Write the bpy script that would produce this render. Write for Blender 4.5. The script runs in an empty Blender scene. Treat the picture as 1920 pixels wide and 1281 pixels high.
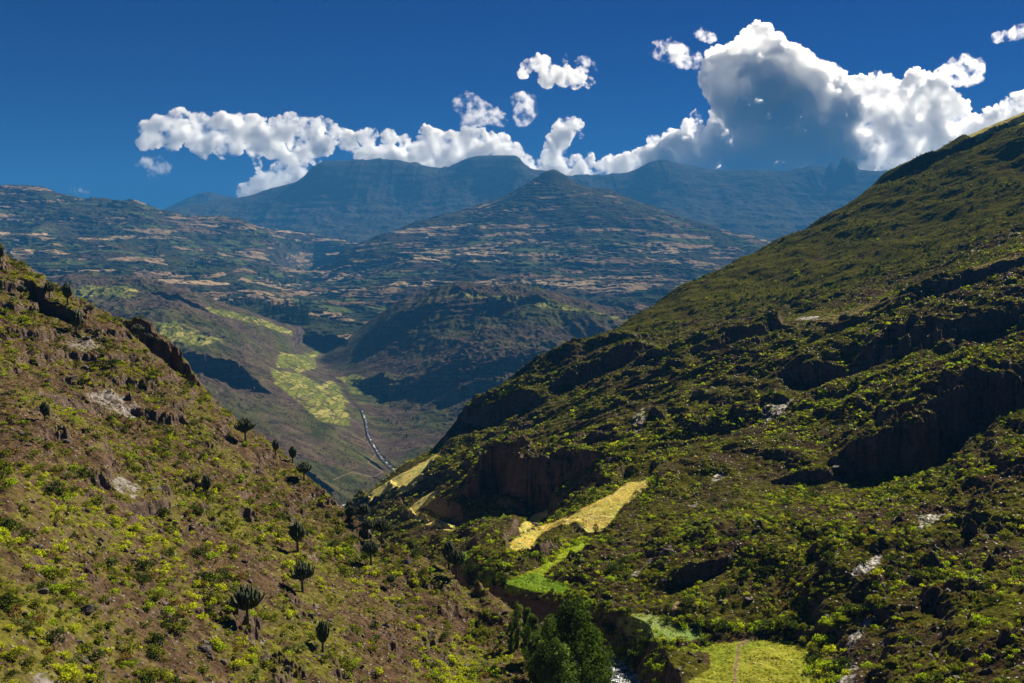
import bpy, math, random
import numpy as np
rnd = random.Random(7)
rng = np.random.default_rng(7)
scene = bpy.context.scene
COL = scene.collection

# ------------------------------------------------------------------ camera
F = 1867.0                       # focal length in photo pixels (1920 wide)
HOR = 470.0                      # photo row of the horizon
TP = (640.5 - HOR) / F
PIT = math.atan(TP)
CP, SP = math.cos(PIT), math.sin(PIT)
cam = bpy.data.cameras.new("camera")
cam_o = bpy.data.objects.new("camera", cam)
COL.objects.link(cam_o)
cam.sensor_width = 36.0
cam.lens = 36.0 * F / 1920.0
cam.clip_start = 1.0
cam.clip_end = 60000.0
cam_o.rotation_euler = (math.pi / 2 - PIT, 0, 0)
scene.camera = cam_o

# ------------------------------------------------------------------ light
SUN_AZ, SUN_EL = math.radians(35), math.radians(33)      # azimuth right of the view direction
world = bpy.data.worlds.new("World")
scene.world = world
world.use_nodes = True
wn, wl = world.node_tree.nodes, world.node_tree.links
bg = wn["Background"]
sky = wn.new("ShaderNodeTexSky")
sky.sky_type = 'NISHITA'
sky.sun_disc = False
sky.sun_elevation = SUN_EL
sky.sun_rotation = SUN_AZ
sky.altitude = 3000
sky.air_density = 1.0
sky.dust_density = 0.0
sky.ozone_density = 3.0
hsv = wn.new("ShaderNodeHueSaturation")
hsv.inputs['Saturation'].default_value = 1.4
hsv.inputs['Hue'].default_value = 0.497
wl.new(sky.outputs[0], hsv.inputs['Color'])
mul = wn.new("ShaderNodeMix"); mul.data_type = 'RGBA'; mul.blend_type = 'MULTIPLY'
mul.inputs[0].default_value = 1.0
wl.new(hsv.outputs[0], mul.inputs[6]); mul.inputs[7].default_value = (0.004, 0.132, 0.325, 1)
wl.new(mul.outputs[2], bg.inputs[0])
bg.inputs[1].default_value = 0.05

sun = bpy.data.lights.new("sun", 'SUN')
sun.energy = 5.0
sun.angle = math.radians(0.5)
sun.color = (1.0, 0.91, 0.74)
sun_o = bpy.data.objects.new("sun", sun)
COL.objects.link(sun_o)
sd = (math.sin(SUN_AZ) * math.cos(SUN_EL), math.cos(SUN_AZ) * math.cos(SUN_EL), math.sin(SUN_EL))
from mathutils import Vector
sun_o.rotation_euler = Vector(sd).to_track_quat('Z', 'Y').to_euler()

scene.view_settings.view_transform = 'Standard'
scene.view_settings.look = 'None'
scene.view_settings.exposure = 1.06
scene.view_settings.gamma = 1.0
cy = scene.cycles
cy.max_bounces = 32
cy.diffuse_bounces = 5
cy.glossy_bounces = 2
cy.transmission_bounces = 3
cy.transparent_max_bounces = 8
cy.volume_bounces = 32
cy.caustics_reflective = cy.caustics_refractive = False
cy.sample_clamp_indirect = 4.0

# ------------------------------------------------------------------ helpers
def unproj(px, py, D):
    """world point seen at photo pixel px,py whose forward distance (y) is D"""
    u = (px - 960.0) / F; v = (640.5 - py) / F
    dx, dy, dz = u, CP + v * SP, -SP + v * CP
    t = D / dy
    return (dx * t, D, dz * t)

def proj(x, y, z):
    d = y * CP - z * SP
    vc = y * SP + z * CP
    return 960.0 + F * x / d, 640.5 - F * vc / d

_PERM = np.random.default_rng(11).permutation(4096).astype(np.int32)
_ANG = np.random.default_rng(12).random(4096) * 2 * math.pi
_GC, _GS = np.cos(_ANG).astype(np.float32), np.sin(_ANG).astype(np.float32)
def perlin(x, y, seed=0):
    x0 = np.floor(x); y0 = np.floor(y)
    fx = (x - x0).astype(np.float32); fy = (y - y0).astype(np.float32)
    ix = x0.astype(np.int32); iy = y0.astype(np.int32) + np.int32(seed * 37)
    sx = fx * fx * fx * (fx * (fx * 6 - 15) + 10); sy = fy * fy * fy * (fy * (fy * 6 - 15) + 10)
    p0 = _PERM[ix & 4095]; p1 = _PERM[(ix + 1) & 4095]
    def g(p, dy, gx, gy):
        h = _PERM[(p + iy + dy) & 4095]
        return _GC[h] * gx + _GS[h] * gy
    a = g(p0, 0, fx, fy); b = g(p1, 0, fx - 1, fy); c = g(p0, 1, fx, fy - 1); d = g(p1, 1, fx - 1, fy - 1)
    ab = a + (b - a) * sx; cd = c + (d - c) * sx
    return 1.5 * (ab + (cd - ab) * sy)

def fbm(x, y, oct=5, seed=0, gain=0.5, lac=2.03, ridged=False):
    s = np.zeros_like(x, dtype=np.float64); a = 1.0; n = 0.0
    for i in range(oct):
        v = perlin(x, y, seed + i * 17)
        if ridged: v = 1.0 - 2.0 * np.abs(v)
        s += a * v; n += a
        a *= gain; x = x * lac + 13.7; y = y * lac - 7.3
    return s / n

def stair(z, h, sharp=0.75):
    """terrace function: flat treads and steep risers of height h"""
    q = z / h; k = np.floor(q); f = q - k
    t = np.clip((f - sharp) / (1 - sharp), 0, 1); t = t * t * (3 - 2 * t)
    return (k + t) * h

def sstep(a, b, x):
    t = np.clip((x - a) / (b - a), 0, 1)
    return t * t * (3 - 2 * t)

class TPS:
    """thin plate spline through control points (px,py,D): gives z/D over (x/D, ln D)"""
    def __init__(s, pts, lam=1e-5, ls=0.5):
        P = np.array([unproj(*p) for p in pts])
        s.ls = ls
        X = np.stack([P[:, 0] / P[:, 1], np.log(P[:, 1]) * ls], 1)
        e = P[:, 2] / P[:, 1]
        n = len(X)
        K = s.k(X[:, None, :] - X[None, :, :]) + lam * np.eye(n)
        Q = np.concatenate([np.ones((n, 1)), X], 1)
        A = np.zeros((n + 3, n + 3)); A[:n, :n] = K; A[:n, n:] = Q; A[n:, :n] = Q.T
        w = np.linalg.solve(A, np.concatenate([e, np.zeros(3)]))
        s.X, s.w, s.c = X, w[:n], w[n:]
    def k(s, d):
        r2 = (d ** 2).sum(-1) + 1e-12
        return 0.5 * r2 * np.log(r2)
    def __call__(s, x, y):
        sh = x.shape; x = x.ravel(); y = y.ravel()
        u = x / y; l = np.log(y) * s.ls
        out = s.c[0] + s.c[1] * u + s.c[2] * l
        for (a, b), w in zip(s.X, s.w):
            r2 = (u - a) ** 2 + (l - b) ** 2 + 1e-12
            out += w * 0.5 * r2 * np.log(r2)
        return (out * y).reshape(sh)

def behind(pts, dpy=70, k=1.25):
    return [(p[0], p[1] + dpy, p[2] * k) for p in pts]

def polyline_dist(x, y, pts):
    """distance to a polyline of world points (x,y,z) and the z there"""
    best = np.full(x.shape, 1e18); bz = np.zeros(x.shape)
    for (ax, ay, az), (bx, by, bz_) in zip(pts[:-1], pts[1:]):
        dx, dy = bx - ax, by - ay
        t = np.clip(((x - ax) * dx + (y - ay) * dy) / (dx * dx + dy * dy), 0, 1)
        d = (x - ax - t * dx) ** 2 + (y - ay - t * dy) ** 2
        m = d < best
        best = np.where(m, d, best); bz = np.where(m, az + t * (bz_ - az), bz)
    return np.sqrt(best), bz

def in_poly(px, py, poly):
    c = np.zeros(px.shape, bool)
    n = len(poly)
    for i in range(n):
        x1, y1 = poly[i]; x2, y2 = poly[(i + 1) % n]
        if y1 == y2: continue
        cond = (y1 > py) != (y2 > py)
        c ^= cond & (px < (x2 - x1) * (py - y1) / (y2 - y1) + x1)
    return c

def grid_faces(nr, nc):
    i = np.arange(nr - 1)[:, None] * nc + np.arange(nc - 1)[None, :]
    return np.stack([i, i + 1, i + nc + 1, i + nc], -1).reshape(-1, 4)

def mesh_from(name, V, Fc, smooth=True):
    """V (n,3), Fc (m,k) with k 3 or 4"""
    me = bpy.data.meshes.new(name)
    V = np.ascontiguousarray(V, dtype=np.float32); Fc = np.ascontiguousarray(Fc, dtype=np.int32)
    m, k = Fc.shape
    me.vertices.add(len(V)); me.vertices.foreach_set("co", V.ravel())
    me.loops.add(m * k); me.loops.foreach_set("vertex_index", Fc.ravel())
    me.polygons.add(m)
    me.polygons.foreach_set("loop_start", np.arange(0, m * k, k, dtype=np.int32))
    me.polygons.foreach_set("loop_total", np.full(m, k, dtype=np.int32))
    me.update(calc_edges=True)
    me.polygons.foreach_set("use_smooth", np.full(m, smooth, dtype=bool))
    return me

def add_col(me, name, rgb):
    """per vertex colour attribute, linear"""
    at = me.color_attributes.new(name, 'FLOAT_COLOR', 'POINT')
    c = np.ones((len(me.vertices), 4), np.float32); c[:, :rgb.shape[1]] = rgb
    at.data.foreach_set("color", c.ravel())

def link(name, me, mat=None, parent=None, **props):
    o = bpy.data.objects.new(name, me)
    COL.objects.link(o)
    if mat is not None and me is not None and len(me.materials) == 0: me.materials.append(mat)
    if parent is not None: o.parent = parent
    for k, v in props.items(): o[k] = v
    return o

# ------------------------------------------------------------------ node helpers
class NT:
    def __init__(s, name):
        s.m = bpy.data.materials.new(name); s.m.use_nodes = True
        s.n = s.m.node_tree.nodes; s.l = s.m.node_tree.links
        s.n.clear(); s.out = s.n.new("ShaderNodeOutputMaterial")
        s.m.displacement_method = 'BUMP'
    def put(s, sock, v):
        if isinstance(v, bpy.types.NodeSocket): s.l.new(v, sock)
        elif isinstance(v, (tuple, list)):
            sock.default_value = tuple(v) + ((1,) if len(v) == 3 and sock.type == 'RGBA' else ())
        else: sock.default_value = v
    def geo(s, o='Position'): return s.n.new("ShaderNodeNewGeometry").outputs[o]
    def obj(s): return s.n.new("ShaderNodeTexCoord").outputs['Object']
    def attr(s, name, o='Color'):
        a = s.n.new("ShaderNodeAttribute"); a.attribute_name = name; return a.outputs[o]
    def sep(s, v):
        a = s.n.new("ShaderNodeSeparateXYZ"); s.put(a.inputs[0], v); return a.outputs
    def sepc(s, v):
        a = s.n.new("ShaderNodeSeparateColor"); s.put(a.inputs[0], v); return a.outputs
    def comb(s, x, y, z):
        a = s.n.new("ShaderNodeCombineXYZ")
        for i, v in enumerate((x, y, z)): s.put(a.inputs[i], v)
        return a.outputs[0]
    def scale(s, v, sx, sy, sz):
        a = s.n.new("ShaderNodeMapping"); s.put(a.inputs[0], v); a.inputs['Scale'].default_value = (sx, sy, sz); return a.outputs[0]
    def noise(s, v, sc, det=5, rough=0.55, dist=0.0, o=0):
        a = s.n.new("ShaderNodeTexNoise"); s.put(a.inputs['Vector'], v)
        a.inputs['Scale'].default_value = sc; a.inputs['Detail'].default_value = det
        a.inputs['Roughness'].default_value = rough; a.inputs['Distortion'].default_value = dist
        return a.outputs[o]
    def vor(s, v, sc, o='Distance', feat='F1', rnd_=1.0):
        a = s.n.new("ShaderNodeTexVoronoi"); a.feature = feat; s.put(a.inputs['Vector'], v)
        a.inputs['Scale'].default_value = sc; a.inputs['Randomness'].default_value = rnd_
        return a.outputs[o]
    def ramp(s, f, stops, mode='LINEAR'):
        a = s.n.new("ShaderNodeValToRGB"); s.put(a.inputs[0], f); cr = a.color_ramp; cr.interpolation = mode
        while len(cr.elements) < len(stops): cr.elements.new(0.5)
        for e, (p, c) in zip(cr.elements, stops):
            e.position = p; e.color = tuple(c) + (1,) if isinstance(c, (tuple, list)) else (c, c, c, 1)
        return a.outputs[0]
    def mix(s, f, a_, b_, mode='MIX'):
        a = s.n.new("ShaderNodeMix"); a.data_type = 'RGBA'; a.blend_type = mode
        s.put(a.inputs[0], f); s.put(a.inputs[6], a_); s.put(a.inputs[7], b_); return a.outputs[2]
    def math(s, op, a_, b_=0.0, c_=None, clamp=False):
        a = s.n.new("ShaderNodeMath"); a.operation = op; a.use_clamp = clamp
        s.put(a.inputs[0], a_); s.put(a.inputs[1], b_)
        if c_ is not None: s.put(a.inputs[2], c_)
        return a.outputs[0]
    def vmath(s, op, a_, b_):
        a = s.n.new("ShaderNodeVectorMath"); a.operation = op
        s.put(a.inputs[0], a_); s.put(a.inputs[1], b_); return a.outputs[0]
    def bump(s, h, strength, dist, normal=None):
        a = s.n.new("ShaderNodeBump"); s.put(a.inputs['Height'], h)
        a.inputs['Strength'].default_value = strength; a.inputs['Distance'].default_value = dist
        if normal is not None: s.put(a.inputs['Normal'], normal)
        return a.outputs[0]
    def bsdf(s, col, rough=0.9, normal=None, spec=0.2):
        a = s.n.new("ShaderNodeBsdfPrincipled"); s.put(a.inputs['Base Color'], col); s.put(a.inputs['Roughness'], rough)
        s.put(a.inputs['Specular IOR Level'], spec)
        if normal is not None: s.put(a.inputs['Normal'], normal)
        return a.outputs[0]
    def done(s, surf=None, vol=None):
        if surf is not None: s.l.new(surf, s.out.inputs['Surface'])
        if vol is not None: s.l.new(vol, s.out.inputs['Volume'])
        return s.m
# ------------------------------------------------------------------ rivers (world polylines)
RIVER = [(22, 110, -62), (16, 140, -65), (15, 156, -66.5), (6, 166, -68.5), (-9, 180, -71), (-22, 205, -75), (-36, 245, -84), (-62, 320, -98), (-112, 430, -120), (-160, 600, -155), (-190, 900, -235), (-200, 1150, -285)]
RIVER2 = [(-200, 1150, -300)] + [unproj(*p) for p in [(756, 905, 1300), (742, 885, 1370), (716, 860, 1460), (700, 835, 1540), (690, 815, 1620), (686, 790, 1710), (678, 768, 1800), (655, 745, 1900),
          (640, 720, 2050), (612, 700, 2180), (598, 672, 2400), (625, 645, 2700), (610, 628, 2900)]]

# ------------------------------------------------------------------ left hillside (near)
cA = [(-160, 400, 250), (0, 480, 232), (45, 510, 231), (100, 550, 230), (150, 578, 229), (250, 632, 227), (300, 667, 225), (350, 705, 220), (375, 728, 219), (400, 757, 216),
      (440, 792, 211), (480, 820, 208), (540, 862, 203), (600, 897, 199), (680, 930, 192), (740, 968, 187), (800, 1005, 181), (850, 1045, 175), (885, 1095, 168), (940, 1140, 160), (985, 1180, 150),
      (1005, 1230, 141), (1035, 1290, 132)]
pA = cA + behind(cA, 110, 1.22)
pA += [(0, 620, 178), (0, 760, 138), (0, 900, 108), (0, 1080, 84), (0, 1281, 66), (-300, 900, 120), (-300, 1281, 62), (0, 1500, 52), (500, 1500, 66), (1000, 1500, 84),
       (200, 760, 168), (200, 900, 130), (200, 1080, 100), (200, 1281, 76), (400, 900, 158), (400, 1050, 122), (400, 1281, 88),
       (600, 1000, 160), (600, 1120, 130), (600, 1281, 100), (800, 1120, 148), (800, 1281, 113), (940, 1281, 125), (900, 1180, 143), (700, 1020, 166)]
tA = TPS(pA, 1e-6)
SCARP_A = [  # (edge pts (px,py,D)), height in m, apron in m
    ([(225, 612, 226), (270, 650, 221), (330, 672, 218), (362, 712, 214), (385, 745, 212)], 7.5, 22),
    ([(790, 1000, 176), (840, 1050, 170), (875, 1090, 164), (900, 1130, 158)], 6.5, 12),
    ([(60, 700, 150), (160, 715, 160), (240, 740, 166)], 2.2, 14),
    ([(110, 880, 118), (210, 905, 122), (330, 925, 132)], 2.0, 10),
    ([(20, 560, 205), (110, 610, 200), (180, 650, 198)], 3.0, 14),
]
def scarp(x, y, z, lst, far=1.0):
    """bluffs: the ground rises behind an edge and falls away in front of it, with ledges and buttresses"""
    wob0 = fbm(x / (20.0 * far), y / (20.0 * far), 5, 91, 0.6) * (1.0 if far < 2 else 2.2)
    led = fbm(x / (5.0 * far), y / (5.0 * far), 5, 93, 0.6)
    big = fbm(x / (34.0 * far), y / (34.0 * far), 3, 94)
    for pts, h, L in lst:
        W = [unproj(*p) for p in pts]
        xs = np.array([w[0] / w[1] for w in W]); ys = np.array([w[1] for w in W])
        u = x / y
        ye = np.interp(u, xs, ys) + (wob0 + 0.5 * big) * h * 1.3
        mw = 0.35 * (xs[-1] - xs[0])
        lat = sstep(xs[0] - 0.012, xs[0] + min(mw, 0.03), u) * (1 - sstep(xs[-1] - min(mw, 0.04), xs[-1] + 0.012, u))
        lat = lat * np.clip(0.8 + 1.0 * big, 0.25, 1.3)
        s = ye - y + led * h * 0.30
        w = h * 0.42
        f = np.clip(s / w, 0, 1)
        f = np.clip(0.5 * f + 0.5 * (stair(f * 3 + led * 0.4, 1.0, 0.5) / 3), 0, 1)
        up = 0.55 * (1 - np.clip(-s / (L * 1.1), 0, 1)) ** 1.7
        dn = 0.45 * (1 - np.clip((s - w) / (L * 1.1), 0, 1)) ** 1.7
        z = z + h * lat * (up * (1 - f) - dn * f)
    return z
def zA(x, y, fine=True):
    z = tA(x, y)
    z = scarp(x, y, z, SCARP_A)
    z = z + 2.2 * fbm(x / 38, y / 38, 3, 3) + 0.0
    if fine:
        r = fbm(x / 11, y / 11, 6, 11, 0.55, ridged=True)
        m = np.clip(sstep(-0.2, 0.5, fbm(x / 30, y / 30, 3, 21)) + 0.6 * sstep(135, 190, y), 0, 1.3)
        z = z + (0.5 + 1.1 * m) * r + 0.9 * m * fbm(x / 4.5, y / 4.5, 4, 36, 0.6, ridged=True) + 0.2 * fbm(x / 1.3, y / 1.3, 4, 31)
        q = z + 0.25 * x + 1.0 * fbm(x / 14, y / 14, 3, 41)
        z = z + 0.55 * m * (stair(q, 2.6, 0.7) - q)
    d, rz = polyline_dist(x, y, RIVER)
    z = np.where(d < 25, np.minimum(z, rz - 0.5 + 1.6 * np.maximum(0, d - 4.5)), z)
    return z

# ------------------------------------------------------------------ right hillside (near to mid)
cB = [(2300, 60, 1050), (2080, 160, 1030), (1920, 212, 1000), (1860, 240, 980), (1800, 265, 960), (1700, 318, 920), (1655, 340, 900), (1600, 385, 870), (1550, 412, 845), (1500, 440, 820), (1430, 470, 785), (1350, 508, 740),
      (1280, 545, 700), (1180, 605, 640), (1100, 648, 595), (1000, 708, 545), (940, 742, 515), (870, 790, 485), (850, 825, 470), (800, 858, 452), (740, 893, 435), (690, 930, 418), (640, 985, 395)]
pB = cB + behind(cB, 120, 1.25)
pB += [  # foot of the slope, valley terrace
    (2300, 1281, 92), (1920, 1281, 104), (1750, 1281, 114), (1570, 1281, 128), (1560, 1230, 138), (1510, 1190, 150), (1330, 1180, 157), (1200, 1150, 163), (1330, 1281, 134), (1450, 1281, 132), (1180, 1185, 154),
    (1440, 1230, 141), (1920, 1500, 82), (1400, 1500, 103), (1100, 1120, 172), (1000, 1100, 182), (960, 1075, 190), (1100, 1060, 192), (900, 1080, 192),
    (880, 1050, 215), (1000, 1010, 235), (1200, 1000, 215), (1150, 1050, 198), (1060, 985, 235), (960, 1030, 208), (1210, 905, 262), (1090, 950, 250), (980, 980, 240),
    (2300, 1000, 150), (1920, 1100, 142), (1700, 1130, 145), (1550, 1110, 156), (1400, 1050, 178), (1300, 1080, 172), (1300, 960, 224), (1500, 980, 200), (1700, 1000, 178), (1920, 960, 182),
    (1920, 850, 222), (1800, 930, 208), (1650, 940, 218), (1500, 900, 245), (1350, 880, 262),
    (1250, 850, 290), (1100, 880, 300), (940, 900, 322), (1000, 1000, 262), (880, 1000, 275), (800, 990, 310), (740, 950, 372), (860, 900, 360),
    # second spur with its crags
    (1920, 780, 262), (1750, 780, 275), (1600, 820, 280), (1450, 800, 305), (1300, 770, 350), (1150, 780, 380), (1000, 800, 420), (900, 830, 430),
    (1920, 640, 335), (1750, 650, 345), (1600, 680, 350), (1450, 690, 370), (1300, 680, 420), (1150, 700, 460),
    (1920, 485, 430), (1750, 545, 440), (1600, 590, 450), (1500, 602, 470), (1400, 630, 480), (1250, 650, 520),
    (1920, 440, 560), (1750, 500, 560), (1600, 540, 580), (1400, 590, 590), (1250, 610, 605),
    (1920, 330, 760), (1750, 400, 740), (1600, 450, 730), (1450, 510, 700), (2300, 500, 420), (2300, 250, 760)]
tB = TPS(pB, 1e-6)
SCARP_B = [
    ([(866, 935, 316), (930, 925, 312), (1010, 915, 304), (1080, 915, 298), (1130, 925, 292)], 16, 34),
    ([(1560, 815, 262), (1640, 790, 258), (1760, 745, 262), (1860, 690, 272), (1950, 640, 285)], 18, 32),
    ([(1590, 640, 345), (1640, 615, 345), (1720, 615, 342), (1790, 590, 345), (1950, 560, 350)], 10, 30),
    ([(1480, 690, 350), (1530, 670, 348), (1580, 675, 346)], 8, 24),
    ([(1730, 548, 420), (1800, 520, 418), (1950, 485, 415)], 9, 34),
    ([(1260, 690, 430), (1330, 650, 430), (1420, 625, 440), (1500, 605, 448)], 9, 40),
    ([(1030, 760, 455), (1130, 715, 460), (1240, 670, 470)], 9, 46),
    ([(845, 812, 462), (880, 800, 460), (960, 770, 455), (1020, 790, 440)], 9, 36),
    ([(1250, 1085, 172), (1330, 1045, 176), (1390, 1010, 182)], 4.5, 10),
    ([(1450, 905, 242), (1540, 880, 244), (1600, 850, 250)], 4, 16),
    ([(1640, 350, 880), (1740, 320, 870), (1850, 262, 900), (1960, 225, 930)], 9, 60),
    ([(750, 960, 330), (800, 985, 305), (860, 1010, 280)], 6, 18),
]
# fields and other patches on the right hillside: polygon in the photo, range of distances, kind
PATCH_B = [
    ([(955, 1018), (975, 1003), (1010, 988), (1041, 978), (1080, 960), (1112, 943), (1150, 925), (1175, 905), (1200, 903), (1222, 895), (1215, 915), (1190, 935), (1165, 955), (1150, 975), (1130, 995), (1105, 1000), (1092, 990), (1090, 978), (1070, 982), (1045, 987), (1020, 998), (1008, 1010), (1003, 1028), (985, 1040), (960, 1038)], 180, 300, 'gold'),
    ([(972, 1000), (975, 985), (1000, 966), (1026, 956), (1028, 966), (1010, 980), (985, 996)], 190, 300, 'gold'),
    ([(955, 1086), (1007, 1066), (1045, 1040), (1085, 1013), (1114, 1007), (1081, 1040), (1040, 1058), (1018, 1084), (960, 1094)], 170, 260, 'lime'),
    ([(940, 1090), (1000, 1075), (1060, 1095), (1080, 1105), (1060, 1112), (950, 1118)], 160, 230, 'green'),
    ([(880, 1080), (930, 1078), (925, 1100), (880, 1104)], 160, 230, 'green'),
    ([(858, 1035), (885, 1032), (872, 1060), (855, 1060)], 180, 290, 'green'),
    ([(690, 925), (740, 895), (800, 862), (830, 845), (800, 880), (770, 900), (745, 912), (720, 925), (715, 945), (690, 942)], 380, 470, 'gold'),
    ([(760, 960), (800, 925), (830, 915), (805, 945), (775, 965)], 300, 450, 'gold'),
    ([(755, 958), (790, 960), (850, 985), (870, 995), (860, 1003), (800, 985), (770, 972)], 270, 420, 'gold'),
    ([(750, 900), (790, 885), (800, 895), (760, 925), (742, 925)], 330, 460, 'gold'),
    ([(1145, 1160), (1200, 1148), (1260, 1160), (1290, 1180), (1330, 1188), (1325, 1200), (1250, 1203), (1180, 1205), (1165, 1180)], 135, 185, 'pale'),
    ([(1240, 1218), (1345, 1206), (1440, 1198), (1480, 1200), (1515, 1215), (1530, 1250), (1535, 1300), (1250, 1300), (1330, 1255), (1330, 1225)], 110, 165, 'meadow'),
    ([(1812, 252), (1860, 225), (1960, 200), (1960, 225), (1880, 240), (1830, 268)], 800, 1080, 'gold'),
    ([(1470, 612), (1600, 580), (1700, 545), (1800, 510), (1920, 470), (1920, 482), (1800, 520), (1720, 552), (1600, 600), (1500, 616)], 380, 560, 'dry'),
]
PCOL = {'gold': (.66, .53, .19), 'lime': (.36, .40, .04), 'green': (.19, .30, .03), 'pale': (.29, .35, .12), 'meadow': (.33, .33, .05), 'dry': (.24, .19, .07)}
PATH_B = [[(1382, 1300), (1378, 1265), (1382, 1235), (1386, 1210), (1400, 1203)], [(1085, 1125), (1100, 1135), (1120, 1146), (1150, 1155)], [(1262, 1160), (1262, 1145), (1270, 1130)],
          [(1575, 1285), (1590, 1262), (1555, 1235), (1560, 1205), (1540, 1185)]]
RIVB = RIVER
def zB(x, y, fine=True):
    z = tB(x, y)
    z = scarp(x, y, z, SCARP_B)
    px, py = proj(x, y, z)
    flat = np.zeros(x.shape)
    for poly, d0, d1, k in PATCH_B:
        q = np.array(poly); bb = (px > q[:, 0].min() - 14) & (px < q[:, 0].max() + 14) & (py > q[:, 1].min() - 14) & (py < q[:, 1].max() + 14) & (y > d0) & (y < d1)
        if not bb.any(): continue
        ax, ay = px[bb], py[bb]; dd = np.full(ax.shape, 1e9)
        for i in range(len(q)):
            (x1, y1), (x2, y2) = q[i], q[(i + 1) % len(q)]; t = np.clip(((ax - x1) * (x2 - x1) + (ay - y1) * (y2 - y1)) / ((x2 - x1) ** 2 + (y2 - y1) ** 2 + 1e-9), 0, 1)
            dd = np.minimum(dd, np.hypot(ax - x1 - t * (x2 - x1), ay - y1 - t * (y2 - y1)))
        val = np.where(in_poly(ax, ay, poly), 1.0, 1 - sstep(0, 13, dd)) * (1.0 if k in ('pale', 'meadow', 'green', 'lime') else 0.8)
        flat[bb] = np.maximum(flat[bb], val)
    z = z + (2.0 + np.clip((y - 200) / 100, 0, 3.0)) * fbm(x / 45, y / 45, 3, 5) * (1 - 0.8 * flat)
    if fine:
        up = sstep(520, 640, y)              # the smooth grassy upper slope
        # gullies that run down the slope to the left
        g = fbm((x + 0.4 * y) / 130, (y - 0.4 * x) / 46, 5, 15, 0.55, ridged=True)
        gw = 1.8 + 5.8 * sstep(190, 330, y)
        m = sstep(-0.25, 0.45, fbm(x / 42, y / 42, 3, 25) - 0.25 * up)
        r = fbm(x / 16, y / 16, 6, 12, 0.56, ridged=True)
        amp = (1 - 0.93 * flat)
        z = z + amp * (1 - 0.55 * up) * (gw * g + (0.5 + 2.4 * m) * r + 0.9 * m * fbm(x / 5.5, y / 5.5, 4, 37, 0.6, ridged=True) + 0.24 * fbm(x / 1.6, y / 1.6, 4, 32))
        q = z + 0.1 * x + 2.0 * fbm(x / 22, y / 22, 3, 42)
        z = z + 0.6 * m * amp * (1 - 0.9 * up) * (stair(q, 4.2, 0.66) - q) * 0.65
    d, rz = polyline_dist(x, y, RIVER)
    z = np.where(d < 25, np.minimum(z, rz - 0.5 + 1.8 * np.maximum(0, d - 4.0)), z)
    return z

# ------------------------------------------------------------------ middle hills and the inner valley
spur = [(-300, 590, 2500), (-100, 556, 2500), (100, 542, 2450), (200, 531, 2400), (300, 547, 2350), (400, 579, 2300), (500, 606, 2330), (590, 634, 2450)]
dome = [(690, 612, 2620), (740, 582, 2570), (790, 562, 2540), (860, 550, 2500), (950, 557, 2450), (1060, 576, 2400), (1180, 602, 2350), (1320, 640, 2300), (1500, 700, 2250)]
pM = spur + dome + behind(spur, 22, 1.18) + behind(dome, 30, 1.2)
pM += [(-300, 800, 1200), (0, 620, 1900), (200, 620, 1900), (350, 640, 1850), (470, 650, 2000), (540, 660, 2150), (300, 720, 1550), (430, 700, 1700), (500, 700, 1760), (490, 760, 1540), (520, 690, 1950),
       (400, 790, 1380), (470, 850, 1290), (560, 860, 1290), (600, 900, 1230), (560, 920, 1180), (650, 950, 1180), (700, 900, 1290), (650, 860, 1370), (640, 800, 1540), (600, 780, 1560), (560, 720, 1850), (600, 740, 1800),
       (640, 780, 1640), (560, 760, 1620), (0, 900, 1100),
       (756, 905, 1300), (742, 887, 1370), (716, 862, 1460), (700, 837, 1540), (690, 817, 1620), (686, 792, 1710), (678, 770, 1800), (655, 747, 1900), (640, 722, 2050), (612, 702, 2180), (598, 674, 2400), (625, 647, 2700), (608, 625, 2950),
       (680, 700, 2150), (700, 740, 1980), (740, 800, 1720), (740, 840, 1560), (790, 850, 1500), (800, 880, 1400), (700, 660, 2300), (650, 680, 2300), (800, 780, 1770),
       (760, 730, 1980), (830, 720, 1930), (900, 770, 1740), (900, 720, 1880), (960, 720, 1850), (1000, 800, 1600), (800, 650, 2200), (900, 630, 2180), (1050, 640, 2120), (1050, 720, 1850), (1200, 680, 2000), (1200, 850, 1500), (1000, 950, 1300)]
tM = TPS(pM, 1e-6)
SCARP_M = [
    ([(300, 700, 1640), (380, 690, 1650), (450, 690, 1640), (492, 705, 1620), (505, 730, 1600)], 36, 120),
    ([(660, 720, 2080), (700, 700, 2040), (760, 705, 1980), (850, 690, 1930), (960, 680, 1900), (1100, 690, 1880)], 44, 150),
    ([(820, 740, 1860), (880, 712, 1850), (960, 700, 1820), (1100, 700, 1800)], 40, 150),
    ([(690, 640, 2450), (760, 600, 2400), (840, 570, 2380)], 38, 130),
    ([(900, 590, 2330), (960, 575, 2320), (1040, 590, 2300)], 22, 80),
    ([(280, 575, 2180), (350, 585, 2150), (400, 610, 2120)], 26, 80),
    ([(330, 850, 1280), (430, 830, 1290), (560, 880, 1240), (640, 910, 1210)], 22, 80),
    ([(640, 815, 1500), (690, 850, 1430), (720, 878, 1370)], 14, 40),
]
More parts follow.
